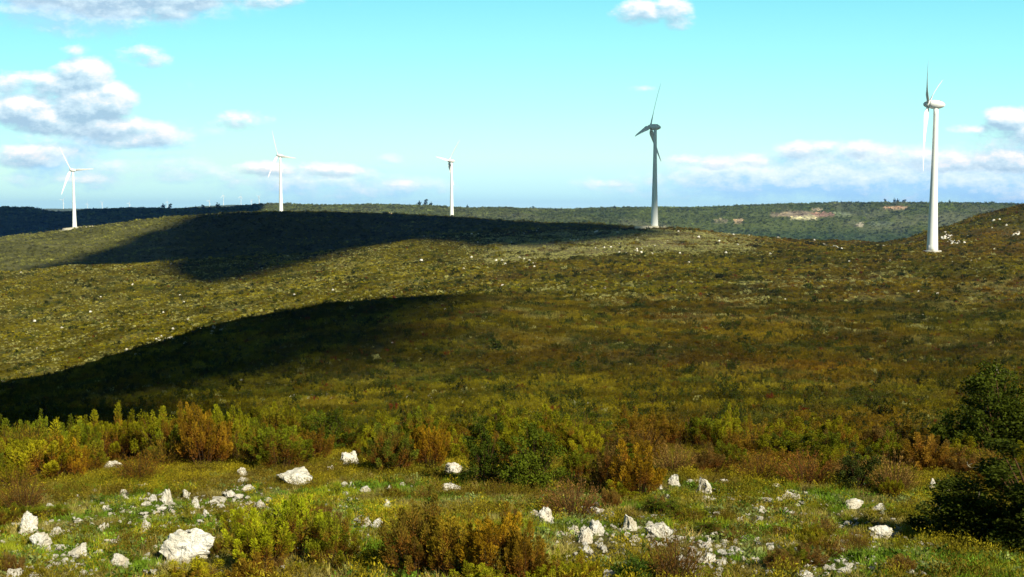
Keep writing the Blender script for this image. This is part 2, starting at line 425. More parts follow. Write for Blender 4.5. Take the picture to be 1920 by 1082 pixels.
# ---------------------------------------------------------------- clouds high overhead, outside the picture, that shade the hills
def cloud_material():
    m, b, bs = new_mat('white_cloud', 1.0, 0.0)
    bs.inputs['Base Color'].default_value = (.85, .86, .88, 1)
    return m
CLOUDM = cloud_material()
def shade_cloud(pts, alt, seed, rag=0.5):
    """pts: ground points (x, y) bounding a shaded piece of land; the cloud hangs in the sun's way at height alt"""
    rng = np.random.default_rng(seed)
    P = np.array([(p[0], p[1], float(height(p[0], p[1]))) for p in pts])
    k = (alt-P[:, 2])/SUN_DIR.z
    Q = P[:, :2]+np.outer(k, (SUN_DIR.x, SUN_DIR.y))
    # refine and roughen the outline
    out = []
    n = len(Q)
    for i in range(n):
        a, c = Q[i], Q[(i+1) % n]
        L = np.hypot(*(c-a)); m = max(1, int(L/9))
        for t in np.arange(m)/m: out.append(a+(c-a)*t)
    out = np.array(out)
    off = np.stack([fbm(out[:, 0]/45, out[:, 1]/45, seed, 5), fbm(out[:, 0]/45, out[:, 1]/45, seed+7, 5)], -1)-0.5
    out = out+off*75*rag
    cen = out.mean(0)
    rings = [(1.0, 0.0), (0.985, 5.0), (0.94, 14.0), (0.85, 26.0), (0.70, 40.0), (0.45, 54.0), (0.2, 60.0)]
    V, Fs = [], []
    m = len(out)
    for (s, h) in rings:
        xy = cen+(out-cen)*s
        hh = h*(0.75+0.5*fbm(xy[:, 0]/60, xy[:, 1]/60, seed+3)) if h else np.zeros(m)
        V.append(np.column_stack([xy, alt+hh]))
    V = np.concatenate(V)
    me = bpy.data.meshes.new('cloud')
    faces = [list(range(m))[::-1]]
    for r in range(len(rings)-1):
        for i in range(m):
            j = (i+1) % m
            faces.append([r*m+i, r*m+j, (r+1)*m+j, (r+1)*m+i])
    faces.append([(len(rings)-1)*m+i for i in range(m)])
    me.from_pydata(V.tolist(), [], faces); me.materials.append(CLOUDM); me.update()
    o = link(bpy.data.objects.new('cloud', me)); tag(o, kind='structure')
    return o
def px_poly(pp):
    r = []
    for (px, py) in pp:
        h = hit(px, py, 30); r.append((h.x, h.y))
    return r
def behind(pp, extra):
    """skyline points of the shaded hill, moved on past its crest"""
    r = []
    for (px, R) in pp:
        p = at(px, R+extra); r.append((p.x, p.y))
    return r
# hill behind: back slope
A = px_poly([(62, 506), (95, 497), (130, 487), (175, 472), (225, 454), (262, 440), (305, 424)])
A += behind([(385, 1335), (450, 1290), (520, 1262), (610, 1230), (700, 1200), (800, 1150), (870, 1120), (960, 1090), (1080, 1060), (1150, 1000)], 30)
A += behind([(1215, 850)], 0)
A += px_poly([(1245, 435), (1200, 441), (1150, 449), (1090, 458), (1010, 463), (950, 452), (900, 443), (850, 442), (790, 451), (700, 463), (640, 474), (600, 481)])
A += behind([(560, 880), (340, 860), (70, 860)], 0)
shade_cloud(A, 1400, 3, .6)
# its tongue on the nearer shoulder
Bp = behind([(350, 815), (480, 815), (600, 830), (700, 860)], 20)
Bp += px_poly([(700, 464), (640, 474), (600, 490), (550, 506), (500, 520), (440, 531), (380, 536), (330, 533), (308, 522), (318, 505)])
shade_cloud(Bp, 1400, 11, 0.4)
# the near slope on the left
Cp = [tuple(at(px, R).xy) for px, R in ((-260, 330), (0, 318), (200, 316), (340, 314), (520, 314), (640, 316), (760, 322), (830, 330))]
Cp += px_poly([(880, 572), (880, 590), (850, 610), (800, 636), (760, 662), (690, 685), (600, 705), (520, 722), (460, 745), (410, 778)])
Cp += [tuple(at(px, R).xy) for px, R in ((330, 62), (100, 48), (-260, 48))]
shade_cloud(Cp, 1400, 23, .6)
# far blue ridge on the left
Dp = [tuple(at(px, R).xy) for px, R in ((-400, 1750), (200, 1760), (420, 1760), (468, 2300), (480, 2900), (500, 3600), (300, 4200), (-400, 4200))]
shade_cloud(Dp, 1150, 31, 1.5)
# ---------------------------------------------------------------- the air
V, Fq = None, None
hz = [(-12600, -12600, -520), (12600, -12600, -520), (12600, 12600, -520), (-12600, 12600, -520)]
hv = hz+[(x, y, 135) for (x, y, z) in hz]
hm = bpy.data.materials.new('thin_air'); hm.use_nodes = True
hm.node_tree.nodes.clear()
vo = hm.node_tree.nodes.new('ShaderNodeVolumePrincipled'); vo.inputs['Color'].default_value = (.09, .29, .95, 1)
vo.inputs['Density'].default_value = HAZE; vo.inputs['Anisotropy'].default_value = 0.0
mo = hm.node_tree.nodes.new('ShaderNodeOutputMaterial'); hm.node_tree.links.new(vo.outputs[0], mo.inputs['Volume'])
hme = bpy.data.meshes.new('haze'); hme.from_pydata(hv, [], [(3, 2, 1, 0), (4, 5, 6, 7), (0, 1, 5, 4), (1, 2, 6, 5), (2, 3, 7, 6), (3, 0, 4, 7)]); hme.materials.append(hm)
tag(link(bpy.data.objects.new('haze', hme)), 'thin pale blue air that veils the far ridges', 'haze', kind='stuff')

# ---------------------------------------------------------------- wind turbines
def paint_mat(name, col, rough=0.45):
    m, b, bs = new_mat(name, rough, 0.4)
    geo = b.n.new('ShaderNodeNewGeometry').outputs['Position']
    n = b.noise(geo, 0.35, 4, 0.6)
    b.l.new(b.mix(n, (*[c*0.90 for c in col], 1), (*col, 1)), bs.inputs['Base Color'])
    return m
WHITE = paint_mat('white_turbine_paint', (.86, .86, .84)); TOWERM = paint_mat('tower_paint', (.84, .85, .81), 0.6)
GREYM = paint_mat('grey_metal', (.30, .31, .32)); CONC = paint_mat('concrete', (.48, .46, .40), 0.9)
HUBH = 77.0; RB = 35.5
def lathe(prof, n=40, axis='Z'):
    V, Fs = [], []
    for (r, z) in prof:
        for i in range(n):
            a = 2*math.pi*i/n; V.append((r*math.cos(a), r*math.sin(a), z))
    for k in range(len(prof)-1):
        for i in range(n):
            j = (i+1) % n; Fs.append((k*n+i, k*n+j, (k+1)*n+j, (k+1)*n+i))
    return np.array(V), np.array(Fs)
tprof = []
for k in range(25):
    t = k/24; z = t*(HUBH-2.0)
    tprof.append((1.22+1.68*(1-t)**1.55, z))
tprof = [(0.01, 0)]+tprof+[(0.01, HUBH-2.0)]
V, Fs = lathe(tprof, 48); TOWER = np_mesh('tower', V, Fs, TOWERM, True)
V, Fs = lathe([(0.01, 0.9), (4.4, 0.9), (4.6, 0.7), (4.7, -1.5), (0.01, -1.5)], 48); FOUND = np_mesh('foundation', V, Fs, CONC)
# door at the tower foot
def box(cx, cy, cz, sx, sy, sz):
    V = np.array([(cx+a*sx/2, cy+b_*sy/2, cz+c*sz/2) for a in (-1, 1) for b_ in (-1, 1) for c in (-1, 1)])
    Fq = np.array([(0, 1, 3, 2), (4, 6, 7, 5), (0, 4, 5, 1), (2, 3, 7, 6), (0, 2, 6, 4), (1, 5, 7, 3)])
    return V, Fq
V, Fs = box(0, -2.86, 2.5, 1.1, .5, 2.3); DOOR = np_mesh('door', V, Fs, GREYM)
# nacelle: an egg round the local +Z axis (towards the wind)
nac = [(0.02, -4.5), (.5, -4.35), (.98, -3.95), (1.45, -3.2), (1.86, -2.2), (2.15, -1.2), (2.32, 0.2), (2.34, 1.4), (2.22, 2.3), (2.10, 2.75), (1.90, 2.80), (0.02, 2.8)]
V, Fs = lathe(nac, 40); NAC = np_mesh('nacelle', V, Fs, WHITE, True)
spn = [(0.02, 2.95), (1.80, 2.95), (1.88, 3.0), (1.86, 3.8), (1.68, 4.7), (1.32, 5.5), (.80, 6.1), (.32, 6.4), (.02, 6.45)]
V, Fs = lathe(spn, 40); SPIN = np_mesh('spinner', V, Fs, WHITE, True)
V, Fs = box(-2.05, 0, -1.0, .5, .9, 1.6)
V2, F2 = lathe([(.05, 0), (.05, 1.5)], 6); V2 = V2[:, [2, 1, 0]]*np.array([-1, 1, 1])+np.array([-1.7, 0.3, -2.0])
VENT = np_mesh('roof_sensor', np.concatenate([V, V2]), np.concatenate([Fs, F2+8]), GREYM)
# blade: local +Z outwards, +Y towards the wind, +X in the plane of rotation
def blade_mesh():
    rows = []
    st = [(0.9, 1.5, 1.5, 0), (2.2, 1.6, 1.4, 10), (4.0, 2.5, 1.05, 30), (6.0, 3.1, .85, 27), (9, 2.85, .62, 21), (13, 2.4, .47, 15), (18, 1.95, .36, 10), (23, 1.55, .27, 7), (28, 1.18, .2, 5), (32, .86, .14, 3), (34.5, .55, .09, 2), (35.5, .16, .04, 2)]
    n = 16; V, Fs = [], []
    for (r, ch, th, tw) in st:
        tw = math.radians(tw+8)
        for i in range(n):
            a = 2*math.pi*i/n
            x = math.cos(a)*ch/2; y = math.sin(a)*th/2*(1.0 if r < 3 else (0.35+0.65*(0.5-0.5*math.cos(a-0.3))))
            x += ch*0.12 if r > 3 else 0
            x *= 1.18
            X = x*math.cos(tw)-y*math.sin(tw); Y = x*math.sin(tw)+y*math.cos(tw)
            V.append((X, Y-1.8*(r/35.5)**2.2, r))
    for k in range(len(st)-1):
        for i in range(n):
            j = (i+1) % n; Fs.append((k*n+i, k*n+j, (k+1)*n+j, (k+1)*n+i))
    cap = [(len(st)-1)*n+i for i in range(n)]
    Fs += [(cap[i], cap[i+1], cap[n-2-i], cap[n-1-i]) for i in range(n//2-1)]
    return np_mesh('blade', V, Fs, WHITE, True)
BLADE = blade_mesh()
WIND = math.radians(28); TILT = math.radians(5)
def frame(dev=0.0):
    w = WIND+dev
    nx = Vector((-math.cos(w)*math.cos(TILT), math.sin(w)*math.cos(TILT), math.sin(TILT)))
    rr = Vector((math.sin(w), math.cos(w), 0))           # to the right as seen from the camera
    uu = nx.cross(rr)
    if uu.z < 0: uu = -uu
    return nx, rr, uu
def mat_from(xa, ya, za, loc):
    m = Matrix.Identity(4)
    for i in range(3): m[i][0], m[i][1], m[i][2], m[i][3] = xa[i], ya[i], za[i], loc[i]
    return m
def turbine(loc, theta, label, scale=1.0, dev=0.0, door=False, group='white wind turbines on the hills', full=True, height_m=HUBH):
    root = link(bpy.data.objects.new('wind_turbine', None)); root.location = loc; root.scale = (scale,)*3
    tag(root, label, 'wind turbine', group)
    nx, rr, uu = frame(dev)
    lift = height_m-HUBH
    t = link(bpy.data.objects.new('tower', TOWER), root); t.scale = (1, 1, (height_m-2)/(HUBH-2))
    if full:
        link(bpy.data.objects.new('foundation', FOUND), root)
        if door:
            d = link(bpy.data.objects.new('door', DOOR), t); d.rotation_euler = (0, 0, math.radians(-62))
    hub = Vector((0, 0, height_m))
    m = mat_from(uu, nx.cross(uu), nx, hub)
    nc = link(bpy.data.objects.new('nacelle', NAC), root); nc.matrix_local = m
    if full:
        ve = link(bpy.data.objects.new('roof_sensor', VENT), nc); ve.matrix_local = Matrix.Rotation(math.pi, 4, 'Z')
    sp = link(bpy.data.objects.new('spinner', SPIN), root); sp.matrix_local = m
    bc = hub+nx*3.9
    for k in range(3):
        a = math.radians(theta+120*k)
        out = uu*math.cos(a)+rr*math.sin(a)
        tang = nx.cross(out)
        b_ = link(bpy.data.objects.new('blade', BLADE), root)
        b_.matrix_local = mat_from(tang, nx, out, bc) if tang.cross(nx).dot(out) > 0 else mat_from(-tang, nx, out, bc)
    return root
def gravel_pad(px, R_, rx, ry, ox=0.0):
    p = at(px, R_); n_ = 48; V = []; Fs = []
    rg = np.random.default_rng(int(px))
    jit = 1+.18*(fbm(np.cos(np.arange(n_)/n_*6.283)*2+9, np.sin(np.arange(n_)/n_*6.283)*2+9, 7, 3)-.5)*2
    for (s_, dz) in ((1.12, -1.5), (1.0, 2.0), (.6, 2.2), (.02, 2.3)):
        for i in range(n_):
            a = 2*math.pi*i/n_; x = p.x+ox+rx*s_*jit[i]*math.cos(a); y = p.y+ry*s_*jit[i]*math.sin(a)
            z0 = .45*float(height(x, y))+.55*p.z if dz > 0 else float(height(x, y))
            V.append((x, y, z0+dz))
    for k in range(3):
        for i in range(n_):
            j = (i+1) % n_; Fs.append((k*n_+i, k*n_+j, (k+1)*n_+j, (k+1)*n_+i))
    m_, b_, bs_ = new_mat('crushed_gravel', .95)
    geo = b_.n.new('ShaderNodeNewGeometry').outputs['Position']
    b_.l.new(b_.mix(b_.mapr(b_.noise(geo, .8, 5, .7), .35, .65), (.36, .33, .22, 1), (.66, .62, .48, 1)), bs_.inputs['Base Color'])
    tag(link(bpy.data.objects.new('gravel_pad', np_mesh('gravel_pad', V, Fs, m_))), kind='structure')
gravel_pad(150, 1422, 22, 20, 4.0)
gravel_pad(1222, 848, 9, 10, -4.0)
def place_turbine(px, pyb, R, theta, label, sink=0.0, **kw):
    p = at(px, R); d = pix_dir(px, pyb); s = R/math.hypot(d[0], d[1]); q = Vector((d*s).tolist())
    return turbine((q.x, q.y, min(q.z, p.z+2.0) if pyb is None else q.z), theta, label, **kw), p, q
TUR = [(1748, 469, 576, 63, 'tall white wind turbine standing alone in the saddle before the right hill', dict(door=True, height_m=77, scale=.93)),
       (1227, 427, 846, 15, 'grey looking wind turbine with shaded rotor on a gravel patch at the ridge end', dict(door=True)),
       (847, 411.5, 1440, 36, 'white wind turbine rising behind the dark ridge, midmost of the five big ones', dict()),
       (527, 400, 1480, 93, 'white wind turbine behind the top of the dark ridge with a greenish shaded foot', dict()),
       (140, 430, 1425, 85, 'white wind turbine on a pale gravel pad on the left hillside', dict(door=True, scale=.93))]
for (px, py, R, th, lab, kw) in TUR:
    r, p, q = place_turbine(px, py, R, th, lab, **kw)
    print('turbine', px, 'base z', round(q.z, 1), 'ground', round(p.z, 1))
    r.location.z = min(q.z, p.z-0.2) if abs(q.z-p.z) < 6 else q.z
FAR = [(119, 396, 8300, 40, 1.0, 'tiny white turbine just left of the big one on the gravel pad'),
       (164, 394, 8600, 10, .6, 'faint tiny grey turbine nearest right of the big one on the gravel pad'),
       (192, 394, 8600, 60, .7, 'faint tiny grey turbine with raised blades over the dark blue ridge'),
       (243, 393, 8500, 20, .75, 'tiny white turbine alone over the middle of the dark blue ridge'),
       (314, 393, 8300, 0, .75, 'tiny white turbine between two dark trees on the blue ridge'),
       (393, 395, 7800, 30, .95, 'tiny bright white turbine on the pale slope left of the skyline row'),
       (419, 385, 8500, 110, .95, 'first small distant turbine from the left on the pale far crest'),
       (452, 386, 8700, 5, .95, 'second small distant turbine from the left on the pale far crest'),
       (472, 386, 8900, 75, .80, 'third small distant turbine from the left on the pale far crest'),
       (486, 385, 8700, 50, .98, 'fourth small distant turbine, nearest the big one with the greenish foot')]
for (px, py, R, th, s, lab) in FAR:
    d = pix_dir(px, py); k = R/math.hypot(d[0], d[1]); q = Vector((d*k).tolist())
    g_ = at(px, R)
    turbine((q.x, q.y, min(q.z, g_.z)), th, lab, scale=s, group='tiny far turbines on the skyline', full=False)

# ---------------------------------------------------------------- scattering of uncountable cover (stuff)
def leaf_mat(name, trans=0.25, inst=True, rust=None, rough=0.6, var=(0.55, 1.45)):
    m, b, bs = new_mat(name, rough, 0.03)
    base = attr(b, 'col', 'INSTANCER', 'Color') if inst else None
    oi = b.n.new('ShaderNodeObjectInfo')
    if base is None: base = oi.outputs['Color']
    if rust is not None:
        tone = attr(b, 'tone')
        base = b.mix(b.mapr(tone, 0.0, 1.0), (*rust, 1), base)
    rnd = attr(b, 'rnd')
    cc = b.vec('SCALE', base, scale=b.mapr(rnd, 0, 1, var[0], var[1]))
    b.l.new(cc, bs.inputs['Base Color'])
    tr = b.n.new('ShaderNodeBsdfTranslucent'); b.l.new(cc, tr.inputs[0])
    mx = b.n.new('ShaderNodeMixShader'); mx.inputs[0].default_value = trans
    b.l.new(bs.outputs[0], mx.inputs[1]); b.l.new(tr.outputs[0], mx.inputs[2])
    b.l.new(mx.outputs[0], b.n['Material Output'].inputs[0])
    return m
SCRUBM = leaf_mat('scrub_leaves', 0.2); GRASSM = leaf_mat('grass_blades', 0.35)
TANM = leaf_mat('dry_stalks', 0.2)

def quads(P, D, Wd, L, Wi):
    """leaf quads at P along D with width vector Wd; pointed"""
    D = D/np.linalg.norm(D, axis=1, keepdims=True)
    Wd = np.cross(D, Wd); Wd = Wd/np.maximum(np.linalg.norm(Wd, axis=1, keepdims=True), 1e-6)
    L = np.asarray(L)[:, None] if np.ndim(L) else L; Wi = np.asarray(Wi)[:, None] if np.ndim(Wi) else Wi
    a = P; c = P+D*L; m = P+D*L*0.5
    V = np.stack([a, m-Wd*Wi/2, c, m+Wd*Wi/2], 1).reshape(-1, 3)
    n = len(P); Fq = np.arange(4*n).reshape(n, 4)
    return V, Fq
def rdir(rng, n):
    d = rng.normal(size=(n, 3)); return d/np.linalg.norm(d, axis=1, keepdims=True)
def scrub_proto(seed, n=70, flat=0.62):
    rng = np.random.default_rng(seed)
    k = 7; cen = np.column_stack([rng.uniform(-.34, .34, k), rng.uniform(-.34, .34, k), rng.uniform(.12, .5, k)*flat*1.5])
    pk = rng.integers(0, k, n); P = cen[pk]+rdir(rng, n)*rng.uniform(.08, .20, (n, 1))
    P[:, 2] = np.abs(P[:, 2])
    D = rdir(rng, n)+np.array([0, 0, .9]); V, Fq = quads(P, D, rdir(rng, n), rng.uniform(.14, .30, n), rng.uniform(.07, .15, n))
    return np_mesh('scrub_clump', V, Fq, SCRUBM, attrs={'rnd': ('FLOAT', np.repeat(rng.random(n), 4))})
def blade_proto(seed, n, h, spread, wid, mat, lean=.5):
    rng = np.random.default_rng(seed)
    P = np.column_stack([rng.normal(0, spread, n), rng.normal(0, spread, n), np.full(n, -.01)])
    D = np.column_stack([rng.normal(0, lean, n), rng.normal(0, lean, n), np.ones(n)])
    V, Fq = quads(P, D, rdir(rng, n), h*rng.uniform(.45, 1.1, n), np.full(n, wid))
    return np_mesh('grass_tuft', V, Fq, mat, attrs={'rnd': ('FLOAT', np.repeat(rng.random(n), 4))})
def forb_proto(seed, n=46):
    rng = np.random.default_rng(seed)
    P = np.column_stack([rng.normal(0, .05, n), rng.normal(0, .05, n), rng.uniform(.0, .09, n)])
    D = rdir(rng, n); D[:, 2] = np.abs(D[:, 2])*.8+.2
    V, Fq = quads(P, D, rdir(rng, n), rng.uniform(.03, .06, n), rng.uniform(.015, .03, n))
    return np_mesh('low_herb', V, Fq, GRASSM, attrs={'rnd': ('FLOAT', np.repeat(rng.random(n), 4))})
def sprig_proto(seed, n=110):
    """low tangled heather sprigs"""
    rng = np.random.default_rng(seed)
    k = 12; az = rng.uniform(0, 6.28, k); ln = rng.uniform(.06, .15, k)
    dirs = np.column_stack([np.cos(az)*.6, np.sin(az)*.6, np.ones(k)])
    s = rng.integers(0, k, n); t = rng.uniform(.15, 1, n)
    P = np.column_stack([rng.normal(0, .02, n), rng.normal(0, .02, n), np.zeros(n)])+dirs[s]*(ln[s]*t)[:, None]
    D = dirs[s]+rdir(rng, n)*.9
    V, Fq = quads(P, D, rdir(rng, n), rng.uniform(.014, .028, n), rng.uniform(.004, .008, n))
    return np_mesh('heather_sprig', V, Fq, SCRUBM, attrs={'rnd': ('FLOAT', np.repeat(rng.random(n), 4))})

def scatter(name, P, scl, rot, idx, col, meshes, label=None, cat=None):
    n = len(P)
    me = bpy.data.meshes.new(name+'_points')
    me.vertices.add(n); me.vertices.foreach_set('co', np.asarray(P, np.float32).ravel())
    def put(nm, typ, arr, f='value'):
        a = me.attributes.new(nm, typ, 'POINT'); a.data.foreach_set(f, arr.ravel())
    scl = np.asarray(scl, np.float32)
    if scl.ndim == 1: scl = np.repeat(scl[:, None], 3, 1)
    put('scl', 'FLOAT_VECTOR', scl, 'vector'); put('rot', 'FLOAT_VECTOR', np.asarray(rot, np.float32), 'vector')
    put('idx', 'INT', np.asarray(idx, np.int32))
    put('col', 'FLOAT_COLOR', np.concatenate([col, np.ones((n, 1))], 1).astype(np.float32), 'color')
    o = link(bpy.data.objects.new(name, me))
    g = bpy.data.node_groups.new(name+'_spread', 'GeometryNodeTree')
    g.interface.new_socket('Geometry', in_out='INPUT', socket_type='NodeSocketGeometry')
    g.interface.new_socket('Geometry', in_out='OUTPUT', socket_type='NodeSocketGeometry')
    gi = g.nodes.new('NodeGroupInput'); go = g.nodes.new('NodeGroupOutput')
    jn = g.nodes.new('GeometryNodeJoinGeometry')
    for m in meshes:
        po = bpy.data.objects.new(m.name, m)
        oi = g.nodes.new('GeometryNodeObjectInfo'); oi.inputs['Object'].default_value = po; oi.inputs['As Instance'].default_value = True
        g.links.new(oi.outputs['Geometry'], jn.inputs[0])
    ip = g.nodes.new('GeometryNodeInstanceOnPoints')
    g.links.new(gi.outputs[0], ip.inputs['Points']); g.links.new(jn.outputs[0], ip.inputs['Instance'])
    ip.inputs['Pick Instance'].default_value = True
    def na(nm, typ):
        a = g.nodes.new('GeometryNodeInputNamedAttribute'); a.data_type = typ; a.inputs[0].default_value = nm
        return a.outputs[0]
    g.links.new(na('idx', 'INT'), ip.inputs['Instance Index'])
    e2r = g.nodes.new('FunctionNodeEulerToRotation'); g.links.new(na('rot', 'FLOAT_VECTOR'), e2r.inputs[0])
    g.links.new(e2r.outputs[0], ip.inputs['Rotation']); g.links.new(na('scl', 'FLOAT_VECTOR'), ip.inputs['Scale'])
    g.links.new(ip.outputs[0], go.inputs[0])
    md = o.modifiers.new('spread', 'NODES'); md.node_group = g
    tag(o, label, cat, kind='stuff')
    return o

# visibility of the land from the camera's side of the hills (leave out what lies far behind a crest)
EL = ZG/RR[None, :]
MX = np.maximum.accumulate(EL, axis=1)
VIS = (EL > MX-0.012)
def visible(ph, R):
    i = np.clip(np.interp(ph, PH, np.arange(len(PH))).astype(int), 0, len(PH)-1)
    j = np.clip(((np.log(R)-math.log(RR[0]))/(math.log(RR[-1])-math.log(RR[0]))*(NR-1)).astype(int), 0, NR-1)
    return VIS[i, j]
rng = np.random.default_rng(77)
def ring_points(n, r0, r1, half=38.0):
    n = int(n*1.2)
    ph = np.radians(rng.uniform(-half, half, n)); R = np.sqrt(rng.uniform(r0*r0, r1*r1, n))
    k = visible(ph, R); ph, R = ph[k], R[k]
    return R*np.sin(ph), R*np.cos(ph), R
SCRUBS = [scrub_proto(100+k) for k in range(7)]
def fine_proto(seed, n=420):
    rng = np.random.default_rng(seed)
    k = 16; cen = np.column_stack([rng.uniform(-.40, .40, k), rng.uniform(-.40, .40, k), rng.uniform(.12, .62, k)])
    pk = rng.integers(0, k, n); P = cen[pk]+rdir(rng, n)*rng.uniform(.03, .12, (n, 1))*np.array([1, 1, 1.6])
    P[:, 2] = np.abs(P[:, 2])
    D = rdir(rng, n)*.8+np.array([0, 0, 1.0]); V, Fq = quads(P, D, rdir(rng, n), rng.uniform(.05, .11, n), rng.uniform(.022, .045, n))
    return np_mesh('scrub_clump', V, Fq, SCRUBM, attrs={'rnd': ('FLOAT', np.repeat(np.clip(rng.random(k)[pk]*.5+rng.random(n)*.5, 0, 1), 4))})
FINE = [fine_proto(120+k) for k in range(7)]
def hillside(name, n, r0, r1, s0, s1, keep=1.0, label='low olive and brown heath scrub covering the slope'):
    X, Y, R = ring_points(n, r0, r1)
    Z = height(X, Y)
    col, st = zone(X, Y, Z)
    r = rng.random(len(X))
    k = r > st*0.85
    for (qx, qr, a, c_) in ((150, 1425, 19, 25), (1224, 846, 8.5, 13)):
        p = at(qx, qr); k &= ((X-p.x)/a)**2+((Y-p.y)/c_)**2 > 0.9
    X, Y, Z, R, col, r = X[k], Y[k], Z[k], R[k], col[k], rng.random(k.sum())
    m = len(X)
    br = rng.lognormal(0, .24, m)*(.66+.68*sstep(fbm(X/9, Y/9, 61, 3), .32, .68))*(.76+.48*sstep(fbm(X/42, Y/42, 63, 3), .32, .68))*1.13
    col = col*br[:, None]
    # single bushes of other colours
    sc = s0+(s1-s0)*rng.random(m)**2
    if r1 < 1600:
        q = r < .045; col[q] = DGREEN*rng.uniform(.6, 1.6, (q.sum(), 1)); sc[q] *= rng.uniform(1.2, 2.2, q.sum())
        q = (r > .05) & (r < .08); col[q] = RUST*rng.uniform(.6, 1.3, (q.sum(), 1))
        px_, py_ = project(X, Y, Z)
        band = sstep(R, 540, 600)*(1-sstep(R, 770, 850))*sstep(px_, 820, 980)*(1-sstep(px_, 1350, 1480))
        leftsl = sstep(R, 320, 400)*(1-sstep(px_, 700, 1000))*(1-sstep(R, 840, 900))
        t1s = sstep(R, 900, 1000)*(1-sstep(px_, 250, 420))
        midr = sstep(R, 200, 250)*(1-sstep(R, 380, 470))*sstep(px_, 820, 950)
        sp = .012+(.22+.45*midr)*sstep(fbm(X/9, Y/9, 65, 3), .52, .62)*(.25+.75*sstep(fbm(X/50, Y/50, 66, 3), .42, .58))+.97*band*sstep(fbm(X/9, Y/14, 67, 3), .34, .48)+.28*leftsl*sstep(fbm(X/14, Y/14, 68, 3), .40, .56)+.35*t1s
        q = rng.random(m) < sp; col[q] = TAN*np.array([1.25, 1.3, 1.5])*rng.uniform(.75, 1.5, (q.sum(), 1)); sc[q] *= .55 if r1 < 400 else .8
        q = (r > .19) & (r < .20); col[q] = np.array([.16, .03, .01])*rng.uniform(.5, 1.1, (q.sum(), 1))
    rot = np.column_stack([np.zeros(m), np.zeros(m), rng.uniform(0, 6.28, m)])
    S = np.column_stack([sc, sc, sc*rng.uniform(.6, 1.15, m)])
    scatter(name, np.column_stack([X, Y, Z-0.04*sc]), S, rot, rng.integers(0, len(SCRUBS), m), col, FINE if r1 < 400 else SCRUBS, label, 'scrub')
    print(name, m)
hillside('heath_scrub', 30000, 21, 95, .35, .9, label='low heath scrub just below the stony terrace')
hillside('slope_scrub', 85000, 90, 330, .6, 1.5, label='olive and rust heath scrub on the near slope')
hillside('hill_scrub', 135000, 320, 860, .8, 1.75, label='yellowish heath scrub over the middle hillside')
hillside('ridge_scrub', 45000, 840, 1600, 1.8, 4.0, label='scrub over the ridge with the turbines')
hillside('far_scrub', 46000, 1900, 3300, 4.0, 9.0, label='dark green scrub and trees over the far ridge')
import re
